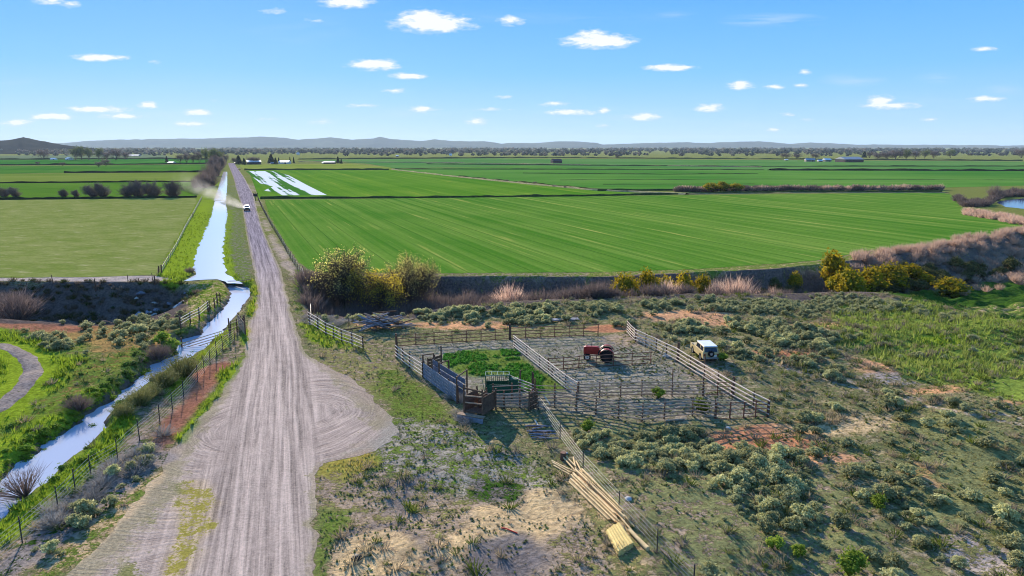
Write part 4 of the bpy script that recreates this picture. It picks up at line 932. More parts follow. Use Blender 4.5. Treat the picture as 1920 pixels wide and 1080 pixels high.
def tussocks():
    r = rrng(9); t = 2600; pts = []
    # mossy grass tussocks along the left water's edge, and along the green left bank
    E = np.array(W2(CAN_L, WL)); d = np.r_[0, np.cumsum(np.hypot(*np.diff(E, axis=0).T))]
    q = np.arange(0, d[-1], .42); x = np.interp(q, d, E[:, 0]) + r.normal(-.6, .75, len(q)); y = np.interp(q, d, E[:, 1]) + r.normal(.2, .7, len(q))
    x2 = r.uniform(-62, -24, 1900); y2 = r.uniform(34, 92, 1900); dd = -sdist(canal_low, x2, y2); PX, PY = to_px(x2, y2)
    k = (ldist(PATH_W, x2, y2) > 2.2) & (dd > .8) & (dd < 5.5) & (r.uniform(0, 1, len(x2)) < .5 * (1 - dd / 12)) & (sdist(road_poly, x2, y2) < -4) & (fbm(x2 / 2.4, y2 / 2.4, 12, 2) > .45)
    x = np.r_[x, x2[k]]; y = np.r_[y, y2[k]]; z = np.maximum(tz(x, y), WL - .25)
    Cc, cov, G = paint(x, y); col = np.tile(C_['dkgreen'], (len(x), 1)) * r.uniform(.8, 1.5, (len(x), 1)) * .5 + G * .5
    pr = [clump_bush(700 + i, nsub=3, leaves=46, size=.16, rad=.3, height=.5, sub=.42, core=.7, upb=.8) for i in range(4)]
    tag(scatter('tussock_grass', pr, np.stack([x, y, z - .05], 1), r.uniform(.35, .9, len(x)), M['vcol'], cols=col * 1.25, sz=np.full(len(x), .75)), 'dark mossy grass tussocks along the canal edge', 'grass', kind='stuff'); print('tuss', len(x))
tussocks()
def clumps(name, label, poly, n, s0, s1, cols_, seed, notin=()):
    r_ = rrng(seed); P = np.array(W2(poly)); mn, mx = P.min(0), P.max(0); x = r_.uniform(mn[0], mx[0], n * 3); y = r_.uniform(mn[1], mx[1], n * 3)
    k = (sdist(P, x, y) + (fbm(x / 2, y / 2, seed, 3) - .5) * 3 > 0) & (fbm(x / 1.8, y / 1.8, seed + 3, 3) > .44) & (sdist(road_poly, x, y) < -.2)
    x, y = x[k][:n], y[k][:n]; m_ = len(x); pal = np.array([lin(c) for c in cols_]); pr = [clump_bush(960 + i, nsub=2, leaves=16, size=.42, rad=.4, height=.55, sub=.42, core=.6, upb=1.0) for i in range(4)]
    tag(scatter(name, pr, np.stack([x, y, tz(x, y) - .02], 1), r_.uniform(s0, s1, m_), M['vcol'], cols=pal[r_.integers(0, len(pal), m_)]), label, 'weeds', kind='stuff')
clumps('pen_weeds', 'dark green weeds carpeting the left pen of the corral', [(832,668),(900,656),(962,657),(998,690),(1050,724),(1000,738),(965,712),(940,703),(870,700),(830,690)], 3600, .08, .22, [(66,132,34),(96,160,52),(118,172,66),(66,118,40)], 71)
clumps('yard_weeds', 'small dark weed clumps speckling the bare yard right of the road', [(690,700),(745,690),(850,790),(1000,800),(1100,900),(1160,1090),(600,1090),(600,870),(740,800)], 1500, .05, .15, [(112,124,66),(98,112,60),(134,130,92),(150,140,108),(120,136,66)], 73)
clumps('pen_dry_weeds', 'sparse grey-green weeds over the trampled right pens', [(1000,655),(1180,640),(1420,778),(1100,772),(1070,735),(1020,690)], 700, .06, .15, [(120,128,84),(140,136,106),(108,116,78)], 75)
clumps('range_weeds', 'low mixed grasses and weeds between the sagebrush', [(1060,790),(1180,600),(1900,560),(1990,900),(1990,1100),(1250,1100)], 4200, .08, .22, [(140,142,86),(166,156,112),(120,130,72),(180,164,124),(108,122,66)], 77)

# ------------------------------------------------------------------ trees and shrubs
willow_a = tree_proto(5, stems=5, lean=.55, levels=4, leaves=4200, lsize=.017, mat='willow', first=.36, r0=.030)
willow_b = tree_proto(9, stems=5, lean=.5, levels=4, leaves=5000, lsize=.018, mat='willow', first=.36, r0=.026)
willow_c = tree_proto(12, stems=6, lean=.6, levels=4, leaves=6500, lsize=.024, mat='willow_y', first=.34, r0=.020)
bare_a = tree_proto(21, stems=5, lean=.6, levels=4, leaves=500, lsize=.02, mat='greytwig', first=.34, r0=.02, bark='twig')
bare_b = tree_proto(22, stems=4, lean=.7, levels=4, leaves=500, lsize=.02, mat='greytwig', first=.34, r0=.02, bark='twig')
def at(px, Y, z): # point at distance Y seen in photo column px
    dep = Y * cP + CAM_H * sP; return Vector(((px - 960) / F * dep, Y, z))
def rav(px, back):
    """point on the gully floor, `back` metres in front of its far lip"""
    Y = 105.0
    for i in range(4): X = at(px, Y, 0).x; Y = float(flip(np.array([X]))[0]) - back
    X = at(px, Y, 0).x; return Vector((X, Y, tz1(X, Y)))
def wz(px, pyt, back):            # height needed for a plant at rav() to reach photo row pyt
    p = rav(px, back); dep = p.y * cP + CAM_H * sP; return p, max(1.0, CAM_H - (pyt - HOR) / F * dep * 1.0 - p.z)
for px, top, bk, pr, wd, lab in [(636, 449, 9, willow_a, 1.05, 'tall half-bare willow by the road, leftmost of the group, with dark forked limbs'), (762, 461, 7.5, willow_b, .72, 'round pale-leaved willow on the right of the group above the gully'),
                                 (703, 486, 11, willow_c, 1.05, 'lower golden-yellow willow between the two tall willows')]:
    p, H = wz(px, top, bk); place_tree('willow_tree', pr, p, H, px * .1, lab, 'tree', 'willows in the gully beside the road', wide=wd)
twp = [twig_bush(800 + i, n=420, h=1.0, spread=.42, w=.006, base=.3) for i in range(4)]
twm_p = [me_of('twig_shrub', v, M['pinktwig']) for v in twp]; twm_g = [me_of('twig_shrub', v, M['greytwig']) for v in twp]
goldp = [clump_bush(820 + i, nsub=12, leaves=90, size=.075, rad=.42, height=.95, sub=.22, core=.72, upb=.5) for i in range(4)]
gold = [me_of('golden_bush', v, M['gold']) for v in goldp]; goldy = [me_of('golden_bush', v, M['willow_y']) for v in goldp]
for k, (px, top, bk, w, lab) in enumerate([(1172,506,6,5.2,'yellow-topped bush at the left end of the golden row in the gully'),(1212,503,5,4.6,'golden bush with dark base in the gully, second of the row'),(1246,506,4,4.0,'golden bush behind the left pinkish twig shrub'),
    (1284,506,4,4.2,'golden bush right of the left pinkish twig shrub'),(1318,508,4,3.2,'small bright yellow bush at the right end of the golden row'),
    (1561,470,7,6.5,'tall green-gold bush standing highest on the gully edge'),(1586,494,12,6.2,'rounded golden-green bush in front of the tallest gully-edge bush'),(1636,497,10,5.5,'small golden bush left in the wide dark clump'),
    (1668,488,9,6.5,'wide golden bush in the middle of the dark clump'),(1712,492,9,6.5,'orange-topped bush at the right of the dark clump'),(1783,512,18,5.6,'lone bush casting a long shadow at the valley edge'),(1494,505,2.5,2.6,'small yellow bush on the dark cut bank')]):
    p, H = wz(px, top, bk); place_mesh('golden_bush', gold[k % 4], p - Vector((0, 0, .2)), w, k * 1.7, lab, 'bush', 'golden bushes along the gully', sz=H * 1.02)
for k, (px, top, bk, w, lab) in enumerate([(1252,517,9,5.6,'pinkish bare twig shrub in the gully between golden bushes'),(1384,512,8,7.5,'wide reddish bare twig shrub against the dark cut bank'),(956,527,8,6.0,'pinkish-grey bare shrub in the gully behind the corral'),
    (1345,520,8,3.6,'small pink twig shrub left of the wide reddish one'),(1100,531,7,3.0,'thin pale twig shrub beside the left golden bush'),(1452,532,7,3.2,'low pink twig shrub right of the wide reddish one'),(1125,525,7,2.6,'very thin grey twig shrub at the golden row')]):
    p, H = wz(px, top, bk); place_mesh('twig_shrub', twm_p[k % 4], p, w, k * 2.1, lab, 'shrub', sz=H)
# brush filling the gully (a mass nobody could count)
def brush(name, specs, protos, mat, label, seed, sbase=(1.6, 3.2)):
    r = rrng(seed); P, S, Z = [], [], []
    for (x0, x1, b0, b1, n, s0, s1) in specs:
        for i in range(n):
            p = rav(r.uniform(x0, x1), r.uniform(b0, b1)); P.append(p[:]); S.append(r.uniform(s0, s1))
    P = np.array(P); tag(scatter(name, protos, P, np.array(S), mat), label, 'brush', kind='stuff')
twl = [twig_bush(840 + i, n=110, h=.9, spread=.5, w=.013, base=.45) for i in range(4)]
brush('gully_brush', [(572,650,3,20,70,2.2,4.2),(650,840,6,20,170,2.2,4.2),(840,1140,3,15,260,2.2,4.0),(1140,1500,4,13,130,1.8,3.0),(1500,1600,2,14,40,1.6,2.8)], twl, M['greytwig'], 'dark tangled bare brush filling the gully under the willows', 5)
brush('reddish_brush', [(1330,1480,4,12,20,1.4,2.4),(1600,1760,-4,9,110,1.6,2.6),(1760,1990,-7,12,200,1.4,2.4),(1800,1990,12,20,40,1.2,2.2)], twl, M['pinktwig'], 'pinkish bare willow brush along the gully rim at right', 6)
brush('gully_green_bushes', [(575,700,2,14,7,1.6,2.6),(700,860,10,19,9,1.6,2.6),(860,1140,2,7,24,1.6,2.6),(1420,1500,2,6,14,1.6,2.4),(1600,1760,4,12,24,2.0,3.4),(1760,1920,6,14,20,2.0,3.0)], goldp, leaf_mat('dull_gully_leaf', (66,70,40), .25, .2, (104,102,58)) if True else None, 'dull green bushes among the bare brush in the gully', 8)
# shrubs at the canal and left foreground
reedy = [me_of('reed_bush', twig_bush(860 + i, n=330, h=1.0, spread=.5, w=.012, base=.4, leaf=260, lsize=.06), leaf_mat('reed_leaf_%d' % i, (112,120,60), .3, .2, (160,150,100))) for i in range(2)]
for k, (px, py, s, h, lab) in enumerate([(345,705,2.9,2.2,'tall grassy green bush between the canal and wire fence'),(308,724,2.4,1.7,'brownish-green bush at the water edge below the tall grassy bush'),(262,758,2.0,1.5,'grey bush at the water edge with pale twigs'),
    (232,780,1.7,1.2,'small dry bush at the water edge above the yellow bank'),(285,742,1.6,1.2,'low straggly bush between two larger canal bushes')]):
    place_mesh('canal_bush', reedy[k % 2], gpt(px, py), s, k, lab, 'bush', sz=h)
p = gpt(47, 929); e = place_mesh('bare_bush', me_of('bare_bush', twig_bush(870, n=170, h=1, spread=.9, w=.009, base=.06), M['greytwig']), p, 2.6, .5, 'bare leafless bush leaning over the canal at the lower left', 'bush', sz=2.3); e.rotation_euler = (0, R(-28), 0)
p = rav(22, 9); place_mesh('bare_bush', twm_g[1], p, 7.5, .5, 'large bare shrub in the left gully at the frame edge', 'bush', sz=5.0)
for k, (px, py, s, lab) in enumerate([(297,672,1.9,'dark purple-green bush overhanging the far canal bank'),(322,655,1.7,'dark rounded bush by the water gate post'),(148,768,1.6,'dull maroon bush on the left canal bank'),(357,512,1.3,'small dark bush at the upstream canal edge'),(305,645,1.6,'green shrub behind the dark canal bushes')]):
    place_mesh('bank_bush', [gb[0], twm_g[0]][k in (0, 2, 3)], gpt(px, py), s * (1.0 if k not in (0, 2, 3) else 1.5), k, lab, 'bush', sz=s * .9)
dry = [me_of('dry_shrub', twig_bush(880 + i, n=160, h=.8, spread=.7, w=.012, base=.5), leaf_mat('dry_twig_%d' % i, (150,142,132), .2, .2, (186,176,164))) for i in range(2)]
r = rrng(17)
for k in range(26):
    t = r.uniform(0, 1); px = 300 - 250 * t + r.normal(0, 12); py = 835 + 190 * t + r.normal(0, 10) - 6
    place_mesh('dry_shrub', dry[k % 2], gpt(px, py), r.uniform(.9, 1.6), k, 'grey dry low shrub among the roadside wire fence posts', 'shrub', 'dry shrubs under the canal-side wire fence', sz=r.uniform(.6, 1.0))
for k in range(14):
    px, py = r.uniform(840, 885), r.uniform(745, 800)
    place_mesh('dry_shrub', dry[k % 2], gpt(px, py), r.uniform(.7, 1.1), k, 'tan dry weed clump against the loading chute fence', 'shrub', 'dry weeds by the chute', sz=r.uniform(.5, .9))
for k in range(12):
    px, py = r.uniform(570, 700), r.uniform(592, 612)
    place_mesh('dry_shrub', dry[k % 2], gpt(px, py), r.uniform(.9, 1.6), k, 'grey dry shrub behind the short rail fence near the lumber heap', 'shrub', 'dry shrubs by the lumber heap', sz=r.uniform(.5, .9))
# bare trees beyond the left pasture
def ht(py, hp): return hp * mpp(py) * 1.02
for k, (px, hp, lab) in enumerate([(4,22,'bare tree at the left frame edge beyond the pasture'),(26,20,'bare tree just right of the frame-edge one beyond the pasture'),(116,18,'thin small bare tree standing alone beyond the pasture'),(140,14,'smallest bare tree beyond the pasture'),(172,28,'left tree of the dense bare pair beyond the pasture'),
    (190,28,'right tree of the dense bare pair beyond the pasture'),(236,26,'low spreading bare tree, first of the long bare clump'),(256,33,'bare tree with wide forks in the long bare clump'),(284,35,'tallest bare tree of the long clump beyond the pasture'),(322,32,'bare tree at the right end, nearest the dust cloud')]):
    p = gpt(px, 369); place_tree('bare_tree', bare_a if k % 2 else bare_b, p, ht(369, hp), k * 1.9, lab, 'tree', 'bare trees beyond the left pasture', wide=1.15)
    place_mesh('twig_shrub', twm_g[k % 4], p + Vector((0, 1.5, 0)), ht(369, hp) * 1.0, k, 'dark twiggy undergrowth at the foot of the bare trees', 'shrub', 'undergrowth below the bare trees', sz=ht(369, hp) * .6)
for k, (px, py, hp) in enumerate([(382,352,32),(372,350,24),(395,349,34),(390,338,30),(404,330,28),(400,322,26),(412,318,24),(404,312,22),(385,345,20),(415,312,18),(366,352,14)]):
    p = gpt(px, py); place_mesh('thicket_shrub', twm_g[k % 4], p, ht(py, hp) * 1.0, k, 'dense grey-purple bare thicket shrub left of the canal head', 'shrub', 'thicket shrubs beside the canal head', sz=ht(py, hp))
    if k in (5, 6, 7): place_tree('thicket_tree', bare_a, p, ht(py, hp), k, 'small tree rising from the canal-head thicket', 'tree', 'trees in the canal head thicket')
# hedges right
def mass(name, pts, n, hp, protos, mat, label, seed, wide=1.2, cat='brush', jy=1.2):
    r = rrng(seed); P = np.array(pts, float); d = np.r_[0, np.cumsum(np.hypot(*np.diff(P, axis=0).T))]; Q, S, Z = [], [], []
    for i in range(n):
        t = r.uniform(0, d[-1]); px = np.interp(t, d, P[:, 0]); py = np.interp(t, d, P[:, 1]) + r.uniform(-jy, jy) * .5; x, y = gp(px, py)
        h = hp * r.uniform(.6, 1.1) * mpp(py); Q.append((x, y, 0)); S.append(h * wide); Z.append(1 / wide)
    tag(scatter(name, protos, np.array(Q), np.array(S), mat, sz=np.array(Z)), label, cat, kind='stuff')
twf = [twig_bush(890 + i, n=70, h=.95, spread=.55, w=.03, base=.5) for i in range(4)]
mass('hedge_brush', [(1268,359),(1330,359),(1400,358),(1500,357.5),(1640,357),(1765,356)], 190, 12, twf, M['greytwig'], 'long low purple-grey hedge between the green fields at right', 31)
mass('hedge_brush', [(1268,359),(1330,359),(1400,358),(1500,357.5),(1640,357),(1765,356)], 120, 12, twf, M['pinktwig'], 'reddish stems along the long low hedge at right', 32)
mass('pond_brush', [(1792,372),(1810,385),(1850,384),(1866,373),(1890,366),(1990,364)], 110, 14, twf, M['greytwig'], 'grey bare brush on the far shore of the pond', 33, jy=8)
mass('pond_brush', [(1810,400),(1850,405),(1880,412),(1925,420),(1990,428)], 120, 13, twf, M['pinktwig'], 'pinkish bare brush on the near shore of the pond', 34, jy=9)
p = gpt(1865, 372); place_mesh('twig_shrub', twm_g[2], p, ht(372, 30), .4, 'tall rounded bare shrub at the left shore of the pond', 'shrub', sz=ht(372, 26))
for k, (px, hp, lab) in enumerate([(1332,17,'dark gold bush at the left of the hedge clump'),(1352,18,'dark green bush in the middle of the hedge clump'),(1380,17,'golden-topped bush at the right of the hedge clump')]):
    p = gpt(px, 360); place_mesh('golden_bush', gold[k], p, ht(360, 30), k, lab, 'bush', sz=ht(360, hp))
for k, (px, py, hp) in enumerate([(950,340,4),(982,343,4),(1003,345,5),(1040,350,4),(1060,352,4),(1100,356,3),(905,335,3)]):
    place_mesh('thicket_shrub', twm_g[k % 4], gpt(px, py), ht(py, hp) * 2.4, k, 'small dark weed clump on the diagonal ditch across the fields', 'shrub', 'weed clumps on the diagonal ditch', sz=ht(py, hp))
# row trees and farm trees
pop = [tree_proto(31 + i, stems=3, lean=.22, levels=3, leaves=1500, lsize=.06, mat='poplar', first=.42, r0=.02) for i in range(2)]
popb = [tree_proto(35, stems=4, lean=.35, levels=3, leaves=900, lsize=.055, mat='greytwig', first=.42, r0=.02)]
def conifer(seed):
    r = rrng(seed); n = 700; h = r.uniform(0, 1, n) ** 1.1; a = r.uniform(0, 6.28, n); q = (1 - h) * .24 * (r.uniform(.6, 1.1, n)) + .01
    Cn = np.stack([np.cos(a) * q, np.sin(a) * q, .06 + h * .92], 1); D = np.stack([np.cos(a), np.sin(a), np.full(n, .2)], 1); V, Fa = leaf_cards(r, Cn, D, .09, 1.0, -.1)
    cone = IV1 * np.array([.15, .15, .45]) + np.array([0, 0, .45])
    V, Fa, T = merge([(V, Fa, np.repeat(r.uniform(0, 1, n), 3)), (cone * np.array([1, 1, 1]), IF1, 0.0)])
    b = MB().tube((0, 0, -.02), (0, 0, .3), .02, .015, 6); me = bpy.data.meshes.new('trunk'); me.from_pydata(b.v, [], b.f); me.materials.append(M['bark'])
    return me, np_mesh('crown', V, Fa, M['conifer'], fl={'tint': T})
con = [conifer(50), conifer(51)]
TL = [ # px, base, height px, proto, wide
 (386,306,29,pop[0],.45,'tall narrow poplar at the end of the road'),(400,306,27,pop[1],.8,'broad pale poplar right of the narrow one'),(412,306,26,pop[0],.75,'broad poplar at the right of the roadside grove'),(424,307,18,popb[0],.8,'bare tree at the head of the road'),
 (338,305,16,popb[0],.9,'bare tree at the left end of the far grove'),(350,305,18,popb[0],.9,'second bare tree of the far grove'),(362,305,17,popb[0],.9,'third bare tree of the far grove'),(374,305,20,popb[0],.9,'bare tree beside the narrow poplar'),
 (313,304,11,con[0],1.1,'small dark conifer by the white shed at left'),
 (440,308,13,popb[0],1.0,'dark tree just right of the road head'),(448,308,16,con[0],1.6,'wide dark conifer at the first farm'),(458,309,12,con[1],1.3,'dark conifer behind the first farm'),(470,308,14,popb[0],1.3,'brown tree over the first farm roof'),(480,308,14,popb[0],1.3,'brown tree right of the first farm roof'),
 (509,307,17,con[1],1.6,'tall dark conifer left of the white-roofed shed'),(517,308,12,con[0],1.2,'short dark conifer left of the white-roofed shed'),(523,307,11,con[1],.9,'narrow dark conifer beside the white-roofed shed'),(544,306,11,con[0],.7,'narrow conifer right of the white-roofed shed'),(551,306,11,con[1],.7,'last narrow conifer right of the white-roofed shed'),
 (634,306,12,con[1],1.1,'conifer at the low dark farm'),(640,307,9,con[0],1.1,'small conifer at the low dark farm'),
 (82,299,19,popb[0],1.3,'dark round tree left of the white sheds'),(142,300,25,pop[0],.8,'tall poplar at the left of the left grove'),(154,300,25,pop[1],.9,'tall poplar second in the left grove'),(167,300,24,pop[0],.9,'tall poplar third in the left grove'),
 (186,300,22,pop[1],.9,'poplar in the middle of the left grove'),(200,300,16,popb[0],1.2,'dark bare tree in the left grove'),(218,300,20,popb[0],1.1,'dark bare tree near the right end of the left grove'),(236,299,14,popb[0],1.2,'bare tree at the right end of the left grove'),
 (185,313,10,popb[0],1.6,'low grey shrubby tree in the left fields'),(198,311,13,popb[0],1.4,'taller grey shrubby tree in the left fields'),(118,311,7,popb[0],1.6,'small grey bush tree on the left ditch'),(71,309,6,popb[0],1.6,'tiny bush tree on the far left ditch'),
 (1645,300,14,popb[0],1.6,'brown tree at the left of the right-hand grove'),(1662,300,16,popb[0],1.6,'brown tree second in the right-hand grove'),(1680,300,19,popb[0],1.5,'tall brown tree in the right-hand grove'),(1698,300,19,pop[1],1.2,'tall pale tree in the right-hand grove'),
 (1716,298,15,popb[0],1.4,'dark tree in the right-hand grove'),(1733,297,17,pop[0],1.1,'upright tree near the right of the right-hand grove'),(1750,297,15,popb[0],1.4,'tree at the right of the right-hand grove'),(1782,296,15,pop[1],1.4,'pale tree apart from the right-hand grove'),(1620,296,12,con[0],1.5,'dark tree beside the large barn'),(1630,296,12,popb[0],1.5,'dark round tree beside the large barn'),
 (1528,299,12,popb[0],1.6,'brown tree behind the small farmstead'),(1472,298,11,popb[0],2.0,'spreading tree left of the small farmstead'),(1494,298,10,popb[0],2.0,'low tree left of the small farmstead'),(1158,297,8,popb[0],1.4,'lone tree in the far middle fields'),(1915,296,16,popb[0],1.5,'tree at the right frame edge far away')]
for k, (px, py, hp, pr, wd, lab) in enumerate(TL):
    place_tree('far_tree', pr, gpt(px, py), ht(py, hp), k * 1.1, lab, 'tree', 'farm trees far across the fields', wide=wd)
# far tree belt
def belt():
    r = rrng(77); P, S, C = [], [], []
    pal = np.array([lin((100,110,92)), lin((126,118,106)), lin((90,98,86)), lin((140,136,116)), lin((82,92,84))])  # tree colours lightened, so part of the distance haze is painted in
    for (n, y0, y1, h0, h1, x0, x1) in [(420, 1650, 2100, 5, 9, -1500, 2100), (1500, 2200, 3000, 7, 14, -2300, 3000), (1700, 3200, 4500, 8, 16, -3500, 4600)]:
        for i in range(n):
            y = r.uniform(y0, y1); x = r.uniform(x0, x1) * y / y1
            if vn(np.array([x / 260]), np.array([y / 160]), 4)[0] < .30: continue
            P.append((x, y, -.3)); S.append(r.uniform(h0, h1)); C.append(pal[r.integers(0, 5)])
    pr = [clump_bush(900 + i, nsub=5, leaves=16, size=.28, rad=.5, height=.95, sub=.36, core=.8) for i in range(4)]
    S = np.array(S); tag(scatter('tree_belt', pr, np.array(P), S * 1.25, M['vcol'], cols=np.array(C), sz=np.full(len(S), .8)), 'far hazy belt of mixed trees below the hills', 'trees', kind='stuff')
belt()

# ------------------------------------------------------------------ ditch banks: low weedy ridges between the fields
M['ditch'] = simple_mat('ditch_weed', (66,78,40), .4, .8, 1, .0); M['ditch_tan'] = simple_mat('dry_ditch_weed', (150,138,98), .35, .5, 1, .0); M['ditch_dark'] = simple_mat('dark_ditch_weed', (40,50,28), .3, .5, 1, .0)
def ridge(pts, w, h, mat, name='ditch_bank'):
    P = np.array(W2(pts)); d = np.r_[0, np.cumsum(np.hypot(*np.diff(P, axis=0).T))]; D0 = P[:, 1].mean(); st = max(1.0, D0 / 160)
    t = np.arange(0, d[-1], st); x = np.interp(t, d, P[:, 0]); y = np.interp(t, d, P[:, 1]); x = x + (fbm(t / 9, t * 0, 3, 3) - .5) * w * .8; y = y + (fbm(t / 9, t * 0, 5, 3) - .5) * w * .8
    tx, ty = np.gradient(x), np.gradient(y); l = np.hypot(tx, ty); nx_, ny_ = -ty / l, tx / l; off = np.array([-1, -.6, -.2, .2, .6, 1]) * w / 2; hh = np.array([-.1, .7, 1, .9, .6, -.1]) * h
    Z = hh[None, :] * (.35 + 1.2 * vn(t[:, None] / (st * 2.2) + off[None] * 3, off[None] + t[:, None] * .01, 4)); X = x[:, None] + nx_[:, None] * off; Y = y[:, None] + ny_[:, None] * off
    ii = np.arange(X.size).reshape(X.shape); Fr = np.stack([ii[:-1, :-1].ravel(), ii[:-1, 1:].ravel(), ii[1:, 1:].ravel(), ii[1:, :-1].ravel()], 1)
    tag(np_obj(name, np.stack([X.ravel(), Y.ravel(), Z.ravel()], 1), Fr, mat), kind='structure')
ridge([(-500,377.5),(0,374.5),(200,372.5),(370,370)], 2.2, .9, M['ditch_dark']); ridge([(488,372.5),(800,371),(1110,367.5),(1300,363.5),(1500,360.5),(1770,360)], 2.0, .8, M['ditch'])
ridge([(-500,345.5),(0,343.5),(200,342),(395,340.5)], 2.6, .9, M['ditch_dark']); ridge([(120,324.2),(400,322.8)], 4, 1.2, M['ditch_dark']); ridge([(-500,311),(0,310),(200,309),(400,307.5)], 6, 1.6, M['ditch_dark'])
ridge([(458,319),(600,318.7),(735,318.6)], 4, 1.2, M['ditch']); ridge([(1440,319.5),(1700,320),(2000,320.8)], 9, 1.5, M['ditch_dark']); ridge([(740,317.5),(1100,318),(1440,319)], 4, .8, M['ditch'])
ridge([(735,318),(860,332),(1000,346),(1110,356.5),(1290,365)], 3.2, .7, M['ditch_tan']); ridge([(860,331.5),(1000,345),(1110,355.5),(1180,359)], 1.4, .9, M['ditch'])
ridge([(1120,358),(1270,357),(1420,354)], 2.4, .8, M['ditch']); ridge([(800,308),(1100,310.5),(1440,312.5),(1925,312)], 5, 1.0, M['ditch']); ridge([(560,304),(800,305),(1000,308),(1440,314)], 5, .9, M['ditch_tan'])
ridge([(980,325),(1250,327),(1420,326)], 3, .5, M['ditch']); ridge([(1050,338),(1420,336),(1925,338)], 2, .3, M['ditch']); ridge([(1130,346),(1420,345)], 2, .3, M['ditch'])
ridge([(1290,364.5),(1500,361.5),(1780,361.5)], 1.6, .35, M['ditch_tan'])
ridge([(560,299),(1000,296),(1500,299),(1925,302)], 14, 2.0, M['ditch']); ridge([(0,299.5),(300,298),(420,300)], 8, 2, M['ditch'])

# ------------------------------------------------------------------ fences
def fence(name, label, cat, pts, h, rails, mat_r, mat_p, spacing=2.6, rr=.055, pr=.085, flat=False, pw=None, extra=None, post_over=.12, jit=.03, world=None, wire=False, lean=.03, sag=0.0):
    """a run of posts (each a part) carrying rails or wires (each level a part)"""
    rnd = random.Random(hash(name) % 7 + len(label)); G = [gpt(*p) for p in pts] if world is None else [Vector(p) for p in world]
    root = empty(name, G[0], 0, label, cat); O = G[0]
    st = [(0, 0)]; posts = []
    for i in range(len(G) - 1):
        L = (G[i + 1] - G[i]).length; n = max(1, round(L / spacing))
        for k in range(n + (i == len(G) - 2)):
            p = G[i].lerp(G[i + 1], k / n); posts.append(Vector((p.x, p.y, tz1(p.x, p.y))))
    for i, p in enumerate(posts):
        if i in (extra or {}).get('skip', ()): continue
        hh = h + post_over + rnd.uniform(-.04, .10) + (extra or {}).get(i, 0); tp = p + Vector((rnd.uniform(-lean, lean), rnd.uniform(-lean, lean), hh))
        m = MB()
        if pw: m.beam(p - Vector((0, 0, .2)), tp, pw, pw)
        else: m.tube(p - Vector((0, 0, .2)), tp, pr * rnd.uniform(.85, 1.2), pr * rnd.uniform(.7, 1.0), 7)
        m.build('post', mat_p, root, O)
    for z in rails:
        m = MB(); off = rr + pr * .6
        for i in range(len(posts) - 1):
            a, b = posts[i], posts[i + 1]; j = jit
            za = z * h + rnd.uniform(-j, j); zb = z * h + rnd.uniform(-j, j); d = (b - a).normalized(); nrm = Vector((-d.y, d.x, 0)) * off * (1 if not wire else .2); nrm = nrm if nrm.dot(a) < 0 else -nrm
            A = a + nrm + Vector((0, 0, za)) - d * (.12 if not wire else 0); B = b + nrm + Vector((0, 0, zb)) + d * (.12 if not wire else 0)
            if flat: m.beam(A, B, .03, rr * 2)
            elif wire or not sag: m.tube(A, B, rr * rnd.uniform(.85, 1.1), rr * rnd.uniform(.75, 1.0), 5)
            else:
                c = (A + B) / 2 - Vector((0, 0, sag)); m.tube(A, c, rr, rr, 5).tube(c, B, rr, rr * .9, 5)
        m.build('wire' if wire else 'rail', mat_r, root, O)
    return root
R5 = [.16, .37, .58, .79, .98]; R4 = [.2, .45, .7, .95]
fence('rail_fence', 'dark rusty pipe fence along the back of the corral, left half', 'fence', [(745,650),(848,643),(955,636)], 1.35, [.08, .4, .7, 1], M['rust'], M['rust'], 1.9, .048, .05, post_over=.03)
fence('rail_fence', 'dark rusty pipe fence along the back of the corral, right half', 'fence', [(958,636),(1040,632),(1121,629)], 1.35, [.08, .4, .7, 1], M['rust'], M['rust'], 1.9, .048, .05, post_over=.03)
fence('rail_fence', 'four-rail pole fence at the back left corner of the corral', 'fence', [(744,671),(768,690),(793,707)], 1.45, R4, M['pale_wood'], M['dark_wood'], 2.3, .06, .09, extra={0: .9})
fence('rail_fence', 'long pale diagonal pole fence dividing the corral in the middle', 'fence', [(965,652),(1012,690),(1060,729),(1083,744)], 1.45, R5, M['pale_wood'], M['dark_wood'], 3.2, .056, .07, post_over=-.1, sag=.02)
fence('rail_fence', 'dark pipe panel fence crossing behind the tractor pen', 'fence', [(1028,695),(1085,690),(1150,686),(1220,682)], 1.25, [.08, .4, .7, 1], M['rust'], M['rust'], 1.8, .048, .05, post_over=.03)
fence('rail_fence', 'straight inner row of weathered rails behind the front corral fence', 'fence', [(1085,748),(1124,746),(1203,743),(1260,743),(1317,742)], 1.4, R5, M['old_wood'], M['dark_wood'], 2.1, .062, .062, extra={4: 1.0})
fence('corral_gate', 'thin dark gate joining the inner rails to the right pole fence', 'gate', [(1319,742),(1345,741),(1371,740)], 1.2, [.1, .4, .7, 1], M['rust'], M['rust'], 1.4, .03, .04, post_over=.0)
fence('rail_fence', 'curving front fence of weathered rails along the bottom of the corral', 'fence', [(998,764),(1040,764),(1080,769),(1117,777),(1160,784),(1204,790),(1245,785),(1298,780),(1340,785)], 1.5, R5, M['old_wood'], M['dark_wood'], 1.95, .064, .066)
fence('corral_gate', 'rusty pipe panels at the front right corner of the corral', 'gate', [(1342,785),(1394,784),(1438,781)], 1.4, [.05, .3, .55, .8, 1], M['rust'], M['rust'], 1.2, .035, .06, post_over=.05)
fence('rail_fence', 'short pale pole fence at the far top corner of the right side', 'fence', [(1177,625),(1184,633),(1191,640)], 1.5, R5, M['pale_wood'], M['dark_wood'], 1.6, .05, .08)
